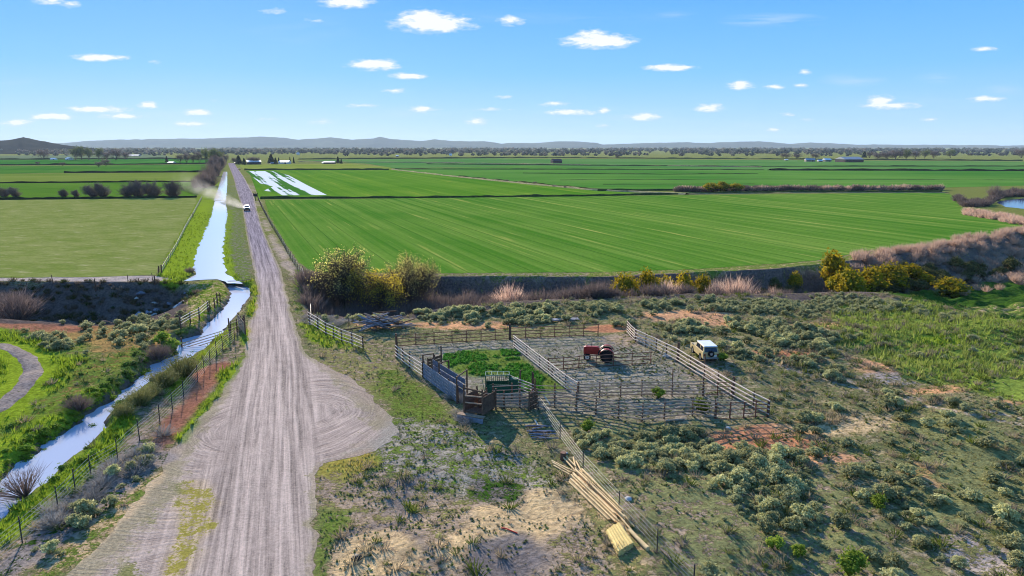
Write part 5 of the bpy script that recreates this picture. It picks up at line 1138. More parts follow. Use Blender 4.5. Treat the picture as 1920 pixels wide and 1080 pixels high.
fence('rail_fence', 'long bleached pole fence down the right side of the corral', 'fence', [(1192,641),(1230,659),(1269,679),(1320,711),(1373,745),(1412,767),(1441,782)], 1.55, R4, M['pale_wood'], M['dark_wood'], 2.5, .062, .07, extra={0: .1, 6: .9, 13: .7, 17: .8})
fence('rail_fence', 'short four-rail wooden fence left of the corral near the road', 'fence', [(580,607),(596,617),(611,627),(626,634),(641,641),(660,648),(681,657)], 1.6, R4, M['pale_wood'], M['dark_wood'], 2.6, .05, .09, post_over=.02)
fence('rail_fence', 'doubled weathered rails between the loading chute and grey gate', 'fence', [(913,766),(945,766),(975,765),(996,763)], 1.4, R5, M['old_wood'], M['dark_wood'], 1.5, .065, .085)
fence('rail_fence', 'rear row of rails behind the doubled rails by the chute', 'fence', [(925,752),(960,750),(998,748)], 1.45, R4, M['old_wood'], M['dark_wood'], 1.9, .05, .08, extra={2: .9})
fence('rail_fence', 'pale rails angling from the green cage to the front fence', 'fence', [(955,728),(975,738),(1000,748)], 1.4, R5, M['pale_wood'], M['dark_wood'], 1.6, .05, .08, extra={1: .7, 2: .9})
fence('rail_fence', 'middle rails linking the grey gate with the diagonal fence', 'fence', [(1003,748),(1040,750),(1083,749)], 1.4, R4, M['old_wood'], M['dark_wood'], 1.8, .05, .08, extra={0: .4})
def solid(label, a, b, h, mat, n=6, name='board_wall', cat='board fence', zb=.05, posts=True, spacing=1.8):
    A, B = gpt(*a), gpt(*b); root = empty(name, A, 0, label, cat); d = (B - A).normalized(); nrm = Vector((-d.y, d.x, 0)); rnd = random.Random(len(label))
    for i in range(n):
        z = zb + (h - zb) * (i + .5) / n; w = (h - zb) / n * .84; MB().beam(A + Vector((0, 0, z + rnd.uniform(-.01, .01))), B + Vector((0, 0, z + rnd.uniform(-.01, .01))), .035, w).build('board', mat, root, A)
    if posts:
        L = (B - A).length; k = max(1, round(L / spacing))
        for i in range(k + 1):
            p = A.lerp(B, i / k) + nrm * .09; MB().tube(p - Vector((0, 0, .2)), p + Vector((0, 0, h + rnd.choice([.1, .15, .9, .25]))), .085, .07, 7).build('post', M['dark_wood'], root, A)
    return root
solid('grey-blue plank wall along the left side of the loading alley', (794,708), (857,756), 1.55, M['blue_wood'], 5)
solid('tall smooth grey board wall inside the loading alley', (812,705), (873,745), 1.75, M['blue_wood'], 3, posts=False)
solid('dark brown solid panel gate behind the alley entrance', (804,697), (829,688), 1.35, M['dark_wood'], 4, posts=True, spacing=1.2)
solid('dark grey solid gate panel between the doubled rails and wire fence', (994,771), (1008,764), 1.6, M['dark_wood'], 4, name='panel_gate', cat='gate')
def frame(label, a, b, h):
    A, B = gpt(*a), gpt(*b); root = empty('alley_arch', A, 0, label, 'post arch')
    for p in (A, B): MB().tube(p - Vector((0, 0, .2)), p + Vector((0, 0, h)), .08, .075, 7).build('post', M['dark_wood'], root, A)
    MB().tube(A + Vector((0, 0, h - .06)), B + Vector((0, 0, h - .06)), .06, .06, 6).build('crossbar', M['dark_wood'], root, A)
frame('tall post frame with crossbar at the back of the loading alley', (794,707), (814,704), 2.3)
frame('post frame with crossbar halfway along the loading alley', (824,722), (842,716), 2.2)
frame('tall post frame with crossbar at the front of the loading alley', (857,757), (876,742), 2.5)
# loading chute
def chute():
    O = gpt(888, 786); root = empty('loading_chute', O, 0, 'tall weathered livestock loading chute with dark board sides and low plank step', 'loading chute')
    f = (gpt(905, 768) - gpt(882, 788)); f.z = 0; f.normalize(); s = Vector((f.y, -f.x, 0)); up = Vector((0, 0, 1)); P = lambda a, b, c: O + s * a + f * b + up * c
    for a, b, h in ((-.85, 0, 2.9), (.85, -.1, 2.75), (-.85, 2.6, 1.9), (.9, 2.6, 1.9)):
        MB().beam(P(a, b, -.2), P(a, b, h), .13, .13).build('post', M['dark_wood'], root, O)
    for a in (-.78, .82):
        for k in range(7): MB().beam(P(a, .0, .55 + k * .22), P(a, 2.65, .35 + k * .2), .04, .205).build('side_board', M['dark_wood'], root, O)
    MB().beam(P(-.85, .02, 2.6), P(.85, -.08, 2.5), .09, .12).build('crossbeam', M['dark_wood'], root, O)
    MB().beam(P(-.8, .0, 1.95), P(.8, -.05, 2.05), .05, .1).beam(P(-.8, .05, 1.35), P(.8, .05, 1.4), .05, .1).build('end_rail', M['old_wood'], root, O)
    m = MB()
    for k in range(9): m.beam(P(-.75, .05 + k * .3, .62 - k * .06), P(.8, .05 + k * .3, .62 - k * .06), .26, .05)
    m.build('ramp_floor', M['dark_wood'], root, O)
    m = MB()
    for k in range(3): m.beam(P(-1.25, -.5 + k * .17, .48), P(1.15, -.6 + k * .17, .48), .155, .05)
    m.build('step_top', M['old_wood'], root, O)
    m = MB()
    for k in range(2): m.beam(P(-1.25, -.6, .12 + k * .2), P(1.15, -.7, .12 + k * .2), .05, .19)
    m.build('step_front', M['blue_wood'], root, O)
    A = P(.9, 2.4, 0)
    solid('dark board wing wall curving back from the loading chute', (900,772), (914,760), 1.5, M['dark_wood'], 6)
chute()
def cage():
    O = gpt(933, 738); root = empty('squeeze_cage', O, R(2), 'dark green steel cattle cage with barred top inside the corral', 'cattle cage'); w, d, h = 2.15, 1.0, 1.75
    for x in (-w / 2, w / 2):
        for y in (0, d): MB().box((x, y, h / 2), (.09, .09, h)).build('corner_post', M['green_paint'], root)
    for y in (0, d): MB().box((0, y, .42), (w - .1, .04, .8)).build('side_panel', M['green_paint'], root)
    for x in (-w / 2, w / 2): MB().box((x, d / 2, .8), (.04, d - .1, 1.55)).build('end_panel', M['green_paint'], root)
    for y in (0, d):
        m = MB().box((0, y, .84), (w - .1, .045, .05))
        for k in range(11): m.box((-w / 2 + .2 + k * .175, y, 1.2), (.035, .035, .78))
        m.build('barred_side', M['green_paint'], root)
    m = MB()
    for y in (0, d): m.box((0, y, h), (w, .07, .06))
    for k in range(5): m.box((-w / 2 + k * w / 4, d / 2, h + .02), (.05, d - .1, .04))
    m.build('top_frame', M['green_edge'], root)
    MB().box((w / 2 + .45, .3, .75), (.8, .7, 1.2), taper=.9).build('head_gate', M['green_paint'], root)
    MB().tube((-w / 2 - .1, .1, .2), (-w / 2 - .35, -.1, 1.5), .03).build('lever', M['green_edge'], root)
cage()
# leaning pole at the right fence
A = gpt(1239, 667); tag(MB().tube(A, A + Vector((.75, -.1, 1.9)), .07, .06, 7).build('leaning_pole', M['new_pole'], None, A), 'brown pole leaning over the right side fence above the vehicle', 'pole')
for (px, py, h, lab) in [(1271,678,2.1,'thick dark gatepost rising above the right fence near the vehicle'),(744,664,2.3,'tall dark corner post at the back left of the corral'),(956,637,1.9,'thick post between the two back fence halves'),(1374,744,1.9,'thick reddish post midway down the lower right fence')]:
    A = gpt(px, py); tag(MB().tube(A - Vector((0, 0, .2)), A + Vector((0, 0, h)), .14, .12, 8).build('gate_post', M['dark_wood'], None, A), lab, 'post')
# wire fences
fence('wire_fence', 'five-strand wire fence running from the grey gate past the pole pile', 'fence', [(1010,768),(1050,824),(1093,882),(1160,958),(1232,1036),(1300,1105)], 1.25, [.2, .4, .6, .8, 1], M['wire'], M['steel_post'], 4.4, .010, .035, wire=True, jit=.01)
fence('wire_fence', 'tall multi-strand wire fence between the canal and the road', 'fence', [(440,640),(418,658),(394,683),(371,716),(345,748),(300,795),(262,826),(221,864),(171,894),(110,958),(42,1018),(-60,1100)], 1.55, [.12, .28, .44, .60, .76, .92], M['wire'], M['steel_post'], 2.9, .011, .04, wire=True, jit=.01)
fence('wire_fence', 'pasture wire fence on the pink bank above the left gully', 'fence', [(-260,531),(0,531),(100,531),(178,534),(240,530),(287,528)], 1.3, [.3, .6, .9], M['wire'], M['dark_wood'], 5.5, .012, .06, wire=True, lean=.15)
fence('wire_fence', 'pale pole fence between the left pasture and the canal bank', 'fence', [(303,511),(330,466),(350,425),(362,404),(378,373)], 1.1, [.45, .9], M['pale_wood'], M['old_wood'], 4.5, .04, .06, lean=.1)
fence('wire_fence', 'wire fence with dark posts between the road and the big green field', 'fence', [(566,518),(552,496),(540,476),(524,448),(508,422),(492,392),(484,374)], 1.3, [.4, .7, 1], M['wire'], M['dark_wood'], 3.2, .014, .07, wire=True, lean=.08)
fence('wire_fence', 'short wire fence going down from the roadside board to the gully', 'fence', [(569,522),(576,545),(582,570),(584,600)], 1.3, [.4, .7, 1], M['wire'], M['dark_wood'], 3.4, .014, .06, wire=True, lean=.1)
for (px, py, h, lab) in [(290,531,1.6,'dark stump post at the pasture corner, lower one'),(303,512,1.5,'dark stump post at the pasture corner beside the pale fence'),(298,513,1.4,'second dark stump post beside the pasture corner'),(362,408,1.5,'dark post part way up the pale pasture fence'),(178,535,1.9,'tall dark post on the pink bank above the left gully'),
    (479,376,1.8,'dark post at the roadside ditch crossing'),(654,610,1.0,'short stake standing in the lumber heap'),(597,590,1.9,'thin post at the gully edge above the short rail fence'),(593,592,1.7,'second thin post at the gully edge above the short rail fence')]:
    A = gpt(px, py); tag(MB().tube(A - Vector((0, 0, .2)), A + Vector((.05, 0, h)), .13 if py < 580 and px < 500 else .06, .1 if py < 580 and px < 500 else .05, 7).build('fence_post', M['dark_wood'], None, A), lab, 'post')
solid('white-edged board panel standing at the roadside by the big willow', (567,517), (572,532), 1.6, M['pale_wood'], 3, name='roadside_board', cat='boards')
# water gate over the canal
fence('water_gate', 'weathered rail gate hung across the canal', 'water gate', [(340,632),(385,628),(430,622)], 1.0, [.1, .4, .7, 1.0], M['old_wood'], M['dark_wood'], 20, .05, .09, world=[(*gp(340,640),-.2),(*gp(431,632),-.2)], extra={0: .5, 1: 1.0}, post_over=.2)
fence('rail_fence', 'pole fence climbing the bank left of the canal bend', 'fence', [(341,632),(374,598),(390,584)], 1.4, [.5, .75, 1.0], M['pale_wood'], M['dark_wood'], 3.4, .055, .09)
fence('rail_fence', 'old dark posts with wire on the grassy knob inside the canal bend', 'fence', [(392,583),(403,577),(413,566)], 1.3, [.6], M['wire'], M['dark_wood'], 2.3, .014, .09, wire=True, lean=.12)
fence('rail_fence', 'short leaning rail brace between the water gate and roadside wing', 'fence', [(433,627),(445,622),(458,617)], 1.5, [.1, .5, .9], M['old_wood'], M['dark_wood'], 1.7, .05, .08)
solid('upright weathered wing boards at the roadside end of the water gate', (447,612), (459,628), 1.6, M['old_wood'], 4, name='board_wing', cat='boards')
w1, w2 = Vector((*gp(427, 531), .35)), Vector((*gp(472, 528), .45))
tag(MB().tube(w1, (w1 + w2) / 2 - Vector((0, 0, .15)), .07).tube((w1 + w2) / 2 - Vector((0, 0, .15)), w2, .07).build('crossing_pole', M['old_wood'], None, w1), 'thin pale pole laid across the canal neck', 'pole')

# ------------------------------------------------------------------ poles, posts and lumber
def log(name, a, b, r0, r1, mat, label, cat, group, ends=True):
    o = Vector(a); m = MB().tube(a, b, r0, r1, 9).build(name, mat, None, o, smooth=False); tag(m, label, cat, group)
    return m
rp = random.Random(4)
def zg(v, z): return Vector((v.x, v.y, v.z + z))
A0, A1, B0, B1 = gpt(1061, 904), gpt(1089, 889), gpt(1146, 986), gpt(1173, 971)
for k in range(18):
    lay = 0 if k < 10 else (1 if k < 15 else 2); n = (10, 5, 3)[lay]; i = k if lay == 0 else (k - 10 if lay == 1 else k - 15); f = (i + .5 + (lay * .4)) / n
    a = A0.lerp(A1, f * .92 + .04) ; b = B0.lerp(B1, min(1, f * .9 + .06)); d = (b - a).normalized(); a = a - d * rp.uniform(-.5, .35); b = b + d * rp.uniform(-.6, .45)
    log('peeled_pole', zg(a, .10 + lay * .13), zg(b, .09 + lay * .13), .075, .05, M['new_pole'], 'long pale peeled pole in the main bundle beside the wire fence', 'pole', 'long peeled poles in the main bundle')
for k, (p, q) in enumerate([((1034,866),(1066,884)),((1036,871),(1070,892)),((1038,878),(1068,897)),((1036,868),(1079,889)),((1052,857),(1082,892)),((1058,858),(1080,882)),((1062,862),(1090,891)),((1075,861),(1081,891)),((1080,870),(1092,894))]):
    log('short_pole', zg(gpt(*p), .1 + .06 * (k % 3)), zg(gpt(*q), .16 + .06 * (k % 3)), .06, .055, M['new_pole'], 'short pale pole fanned out at the upper end of the bundle', 'pole', 'short poles fanned at the upper end of the bundle')
log('peeled_pole', zg(gpt(1165, 975), .1), zg(gpt(1200, 1015), .09), .06, .05, M['new_pole'], 'single pole sliding off the lower right end of the bundle', 'pole', None)
log('peeled_pole', zg(gpt(1169, 970), .2), zg(gpt(1189, 991), .12), .05, .05, M['new_pole'], 'short single pole at the bottom right tip of the bundle', 'pole', None)
log('half_log', zg(gpt(1179, 997), .12), zg(gpt(1215, 1033), .12), .09, .14, M['new_pole'], 'thick tapering orange log lying right of the post stack', 'log', None)
S0, S1, T0, T1 = gpt(1137, 1004), gpt(1162, 990), gpt(1158, 1043), gpt(1187, 1027)
for lay, n in enumerate((6, 6)):
    for i in range(n):
        f = (i + .5 + (.5 if lay == 2 else (.12 if lay == 1 else 0))) / 6; a = S0.lerp(S1, f); b = T0.lerp(T1, f); d = (b - a).normalized(); a = a - d * rp.uniform(0, .12); b = b + d * rp.uniform(0, .12)
        log('fence_post_stock', zg(a, .1 + lay * .17), zg(b, .1 + lay * .17), .094, .094, M['treated'], 'thick yellow-green post in the neat low stack at bottom right', 'post', 'stacked thick posts')
for k in range(14):
    a = gpt(990 + k * .8 + rp.uniform(-8, 10), 801 + k * 1.9 + rp.uniform(-3, 3)); b = gpt(1028 + k * .8 + rp.uniform(-9, 12), 799 + k * 2.0 + rp.uniform(-3, 3)); log('weathered_pole', zg(a, .07 + rp.uniform(0, .16)), zg(b, .07 + rp.uniform(0, .16)), .05, .04, (M['blue_wood'], M['dark_wood'])[k % 3 == 2], 'grey weathered pole in the small pile left of the wire fence', 'pole', 'small pile of grey poles')
log('white_pole', zg(gpt(1003, 790), .1), zg(gpt(1009, 799), .06), .07, .07, M['pale_wood'], 'short white post lying by the foot of the grey gate', 'post', None)
log('white_pole', zg(gpt(1019, 764), 1.1), zg(gpt(1031, 777), .9), .05, .05, M['pale_wood'], 'pale pole lashed along the top of the wire fence start', 'pole', None)
log('grey_timber', zg(gpt(1247, 791), .1), zg(gpt(1284, 788), .1), .1, .1, M['old_wood'], 'grey timber lying below the front corral fence', 'timber', None)
for k in range(4): log('short_grey_pole', zg(gpt(1238 + k * 3, 1032 + k * 3), .08), zg(gpt(1252 + k * 2, 1040 + k * 4), .08), .05, .05, M['old_wood'], 'short dark pole scattered by the wire fence at lower right', 'pole', 'scattered short dark poles')
c = gpt(716, 616)
for k in range(64):
    x = c.x + rp.gauss(0, 1.35); y = c.y + rp.gauss(0, .8); an = rp.uniform(-.5, .55); L = rp.uniform(1.6, 3.6) / 2; h = max(.08, (1.0 - abs(x - c.x) / 4.0) * rp.uniform(.2, 1.7)); t = rp.uniform(-.45, .45)
    d = Vector((math.cos(an), math.sin(an) * .8, t)).normalized() * L; a = Vector((x, y, c.z + h + .1)) - d; b = Vector((x, y, c.z + h + .1)) + d; a.z = max(a.z, tz1(a.x, a.y) + .06); b.z = max(b.z, tz1(b.x, b.y) + .06)
    log('old_plank', a, b, .085, .07, (M['blue_wood'], M['dark_wood'], M['blue_wood'], M['old_wood'])[k % 4], 'weathered grey pole in the tumbled lumber heap behind the corral', 'lumber', 'old poles in the lumber heap')
def panel():
    O = gpt(752, 612); root = empty('broken_panel', O, 0, 'tilted broken fence panel on the right side of the lumber heap', 'fence panel')
    for k in range(6):
        a = O + Vector((-1.3 + .22 * k, -.3, 1.3 - k * .17)); MB().beam(a, a + Vector((.9, -.9, -.5)), .12, .04).build('slat', M['blue_wood'], root, O)
    for t in (.1, .85): MB().beam(O + Vector((-1.4 + t * .9, -.25 - .9 * t, 1.27 - .5 * t)), O + Vector((-.1 + t * .9, -.25 - .9 * t, .4 - .5 * t)), .06, .06).build('batten', M['dark_wood'], root, O)
panel()
def drum():
    O = gpt(1056, 861); root = empty('wood_stump', O, 0, 'upright cut log section standing at the top of the pole pile', 'stump'); MB().tube((0, 0, -.1), (0, 0, .52), .24, .22, 14, cap=False).build('side', M['dark_wood'], root); MB().tube((0, 0, .40), (0, 0, .53), .215, .215, 14).build('top', M['rust'], root)
drum()
def rock(px, py, s, mat, label, seed=3):
    r = rrng(seed); V = IV2 * (1 + (fbm(IV2[:, 0] * 2 + seed, IV2[:, 1] * 2 + IV2[:, 2], seed, 2)[:, None] - .5) * .9) * np.array([1.2, .9, .6]) * s
    o = np_obj('rock', V, IF2, mat); o.location = gpt(px, py) + Vector((0, 0, s * .2)); tag(o, label, 'rock')
rock(1178, 937, .22, M['stone'], 'white rock beside the wire fence right of the poles'); rock(669, 1048, .28, M['grease'], 'dark rock on the straw ground near the road bottom', 5); rock(1365, 803, .16, M['stone'], 'small white rock on the orange soil below the front corral corner', 7); rock(1062, 850, .1, M['stone'], 'tiny pale stone behind the stump', 8)
rock(1250, 669, .35, M['stone'], 'pale stone at the foot of the right fence', 9)
h0 = gpt(940, 991); tag(MB().poly_tube([zg(h0, .05), zg(gpt(950, 993), .06), zg(gpt(962, 998), .05), zg(gpt(970, 1001), .05)], .04).build('hose_piece', M['pipe_red'], None, h0), 'short red hose piece lying on the straw at the bottom', 'hose')
b0 = gpt(1060, 600); tag(MB().box((0, 0, .1), (3.6, 1.0, .12), Matrix.Rotation(R(8), 3, 'Z')).build('flat_board', M['blue_wood']), 'flat pale board lying in the sagebrush behind the corral', 'board').location = b0
# broken slabs in the left gully bank
for k in range(26):
    p = rav(rp.uniform(250, 345), rp.uniform(1.5, 8)); r_ = rp.uniform(.3, .8); V = IV1 * np.array([1.4, .9, .5]) * r_ * (1 + rrng(k).normal(0, .18, (len(IV1), 1)))
    o = np_obj('slab_rock', V, IF1, M['blue_wood'] if k % 2 else M['stone']); o.location = p; o.rotation_euler = (rp.uniform(-.4, .4), rp.uniform(-.4, .4), rp.uniform(0, 6)); tag(o, 'grey broken slab tipped on the dark left gully bank', 'rock', 'broken slabs in the left gully')

# ------------------------------------------------------------------ vehicles
def wheel(root, x, y, r, w, rim=.6, mat_rim=None):
    t = MB(); n = 20
    prof = [(r * .62, -w / 2), (r * .94, -w / 2), (r, -w * .32), (r, w * .32), (r * .94, w / 2), (r * .62, w / 2)]
    vs = []; fs = []
    for i in range(n):
        a = 2 * math.pi * i / n
        for (q, yy) in prof: vs.append((x + math.cos(a) * q, y + yy, r + math.sin(a) * q))
    m_ = len(prof)
    for i in range(n):
        for k in range(m_): fs.append((i * m_ + k, i * m_ + (k + 1) % m_, ((i + 1) % n) * m_ + (k + 1) % m_, ((i + 1) % n) * m_ + k))
    t.add(vs, fs); o = t.build('wheel', M['black'], root)
    MB().tube((x, y - w * .42, r), (x, y + w * .42, r), r * rim, r * rim, 16).build('rim', mat_rim or M['chrome'], o); MB().tube((x, y - w * .5, r), (x, y + w * .5, r), r * .15, r * .15, 10).build('hub', M['grease'], o)
    return o
def suv():
    C = (gpt(1333, 681) + gpt(1333, 681)) / 2; az = R(-3.5); fwd = Vector((math.sin(az), math.cos(az), 0)); O = C + fwd * 2.15; O.z = tz1(O.x, O.y)
    root = empty('parked_vehicle', O, math.pi / 2 - az, 'boxy old tan off-road wagon with white roof parked beside the right fence', 'car')
    L, Wd = 4.15, 1.68; x0, x1 = -L / 2, L / 2; y = Wd / 2
    b = MB(); prof = [(x0, .42), (x0 + .05, 1.05), (x0 + .1, 1.1), (x1 - 1.35, 1.1), (x1 - .15, 1.02), (x1, .95), (x1, .45)]
    for fx in (x1 - .78, x0 + .85): pass
    bot = [(x1 - .42, .42)] + [(x1 - .8 + math.cos(t) * .4, .38 + math.sin(t) * .42) for t in [R(a) for a in range(15, 180, 30)]] + [(x1 - 1.22, .40), (x0 + 1.27, .40)] + [(x0 + .87 + math.cos(t) * .4, .38 + math.sin(t) * .42) for t in [R(a) for a in range(15, 180, 30)]] + [(x0 + .42, .42)]
    b.prism(prof + bot, -y, y); b.build('body', M['tan_paint'], root, bevel=.03)
    # greenhouse: tapered cabin from tail to windscreen
    def gh(z0, z1, xa, xb, xc, xd, ya, yb, mat, name):
        vs = [(xa, -ya, z0), (xb, -ya, z0), (xb, ya, z0), (xa, ya, z0), (xc, -yb, z1), (xd, -yb, z1), (xd, yb, z1), (xc, yb, z1)]
        return MB().add(vs, [(3, 2, 1, 0), (4, 5, 6, 7), (0, 1, 5, 4), (1, 2, 6, 5), (2, 3, 7, 6), (3, 0, 4, 7)]).build(name, mat, root, bevel=.03)
    gh(1.1, 1.62, x0 + .06, x1 - 1.4, x0 + .26, x1 - 1.75, y - .04, y - .16, M['tan_paint'], 'cabin')
    MB().box(((x0 + .2 + x1 - 1.72) / 2, 0, 1.66), ((x1 - 1.72) - (x0 + .2), Wd - .26, .08), taper=.97).build('roof', M['white_paint'], root, bevel=.02)
    for s in (-1, 1):
        for xa, xb in ((x0 + .35, x0 + 1.15), (x0 + 1.25, x0 + 2.35)):
            yy0, yy1 = s * (y - .035), s * (y - .14)
            MB().add([(xa, yy0, 1.16), (xb, yy0, 1.16), (xb - .04, yy1, 1.56), (xa + .06, yy1, 1.56), (xa, yy0 - s * .02, 1.16), (xb, yy0 - s * .02, 1.16), (xb - .04, yy1 - s * .02, 1.56), (xa + .06, yy1 - s * .02, 1.56)], [(0, 1, 2, 3), (7, 6, 5, 4), (0, 4, 5, 1), (1, 5, 6, 2), (2, 6, 7, 3), (3, 7, 4, 0)]).build('side_window', M['glass'], root)
        MB().box((x1 - .9, s * (y + .02), 1.12), (.06, .12, .1)).build('door_mirror', M['chrome'], root)
        MB().box((x0 - .01, s * (y - .13), .82), (.04, .14, .24)).build('tail_lamp', M['tail'], root)
        MB().box((x1 + .01, s * (y - .25), .75), (.04, .2, .2)).build('headlight', M['chrome'], root)
    MB().add([(x0 + .065, -y + .2, 1.14), (x0 + .065, y - .2, 1.14), (x0 + .225, y - .26, 1.56), (x0 + .225, -y + .26, 1.56), (x0 + .045, -y + .2, 1.14), (x0 + .045, y - .2, 1.14), (x0 + .205, y - .26, 1.56), (x0 + .205, -y + .26, 1.56)], [(0, 1, 2, 3), (7, 6, 5, 4), (0, 4, 5, 1), (1, 5, 6, 2), (2, 6, 7, 3), (3, 7, 4, 0)]).build('rear_window', M['glass'], root)
    MB().add([(x1 - 1.41, -y + .12, 1.13), (x1 - 1.41, y - .12, 1.13), (x1 - 1.72, y - .2, 1.57), (x1 - 1.72, -y + .2, 1.57), (x1 - 1.38, -y + .12, 1.13), (x1 - 1.38, y - .12, 1.13), (x1 - 1.69, y - .2, 1.57), (x1 - 1.69, -y + .2, 1.57)], [(3, 2, 1, 0), (4, 5, 6, 7), (0, 1, 5, 4), (1, 2, 6, 5), (2, 3, 7, 6), (3, 0, 4, 7)]).build('windscreen', M['glass'], root)
    MB().box((x0 - .08, 0, .5), (.12, Wd - .05, .16)).build('rear_bumper', M['chrome'], root, bevel=.02); MB().box((x1 + .06, 0, .5), (.1, Wd, .16)).build('front_bumper', M['chrome'], root, bevel=.02)
    sp = MB().tube((x0 - .22, .05, .98), (x0 - .03, .05, .98), .31, .31, 18).build('spare_wheel', M['black'], root); MB().tube((x0 - .24, .05, .98), (x0 - .2, .05, .98), .15, .15, 14).build('rim', M['chrome'], sp)
    MB().box((x0 - .015, -.45, .72), (.02, .32, .16)).build('licence_plate', M['white_paint'], root)
    for fx in (x1 - .8, x0 + .87):
        for s in (-1, 1): wheel(root, fx, s * (y - .1), .36, .24)
suv()
def pickup():
    A = gpt(463.5, 396); B = Vector((*gp(456, 372), 0)); d = (A - B); az = math.atan2(d.y, d.x); O = Vector((A.x, A.y, tz1(A.x, A.y) + .10)) - d.normalized() * 2.0
    root = empty('pickup_truck', O, az, 'white pickup truck driving towards us on the gravel road raising dust', 'truck'); x0, x1, y = -2.7, 2.7, .98
    def arch(cx): return [(cx + math.cos(t) * .5, .42 + math.sin(t) * .5) for t in [R(a) for a in range(15, 180, 30)]]
    MB().prism([(x0, .5), (x0, 1.2), (x0 + .05, 1.24), (x1 - 1.5, 1.24), (x1 - .1, 1.15), (x1, 1.0), (x1, .5)] + [(x1 - .5, .48)] + arch(x1 - 1.0) + [(x1 - 1.55, .48), (x0 + 1.6, .48)] + arch(x0 + 1.05) + [(x0 + .5, .48)], -y, y).build('body', M['white_paint'], root, bevel=.04)
    vs = [(-.75, -.9, 1.24), (1.35, -.9, 1.24), (1.35, .9, 1.24), (-.75, .9, 1.24), (-.6, -.72, 1.85), (.55, -.72, 1.85), (.55, .72, 1.85), (-.6, .72, 1.85)]
    MB().add(vs, [(3, 2, 1, 0), (4, 5, 6, 7), (0, 1, 5, 4), (1, 2, 6, 5), (2, 3, 7, 6), (3, 0, 4, 7)]).build('cab', M['white_paint'], root, bevel=.05)
    MB().add([(1.39, -.78, 1.28), (1.39, .78, 1.28), (.63, .66, 1.80), (.63, -.66, 1.80), (1.36, -.78, 1.26), (1.36, .78, 1.26), (.6, .66, 1.78), (.6, -.66, 1.78)], [(0, 1, 2, 3), (7, 6, 5, 4), (0, 4, 5, 1), (1, 5, 6, 2), (2, 6, 7, 3), (3, 7, 4, 0)]).build('windscreen', M['glass'], root)
    for s in (-1, 1):
        MB().add([(-.62, s * .905, 1.3), (1.1, s * .905, 1.3), (.52, s * .765, 1.76), (-.5, s * .765, 1.76), (-.62, s * .88, 1.3), (1.1, s * .88, 1.3), (.52, s * .74, 1.76), (-.5, s * .74, 1.76)], [(0, 1, 2, 3), (7, 6, 5, 4), (0, 4, 5, 1), (1, 5, 6, 2), (2, 6, 7, 3), (3, 7, 4, 0)]).build('side_window', M['glass'], root)
        MB().box((x1 + .01, s * .78, .92), (.04, .28, .24)).build('headlight', M['chrome'], root); MB().box((.95, s * 1.08, 1.35), (.1, .2, .18)).build('door_mirror', M['black'], root)
    MB().box((x1 + .02, 0, .88), (.05, 1.2, .38)).build('grille', M['black'], root); MB().box((x1 + .07, 0, .55), (.14, 1.95, .22)).build('front_bumper', M['black'], root); MB().box((-1.7, 0, 1.235), (1.7, 1.6, .03)).build('bed_floor', M['grease'], root)
    for fx in (x1 - 1.0, x0 + 1.05):
        for s in (-1, 1): wheel(root, fx, s * .88, .42, .28)
pickup()
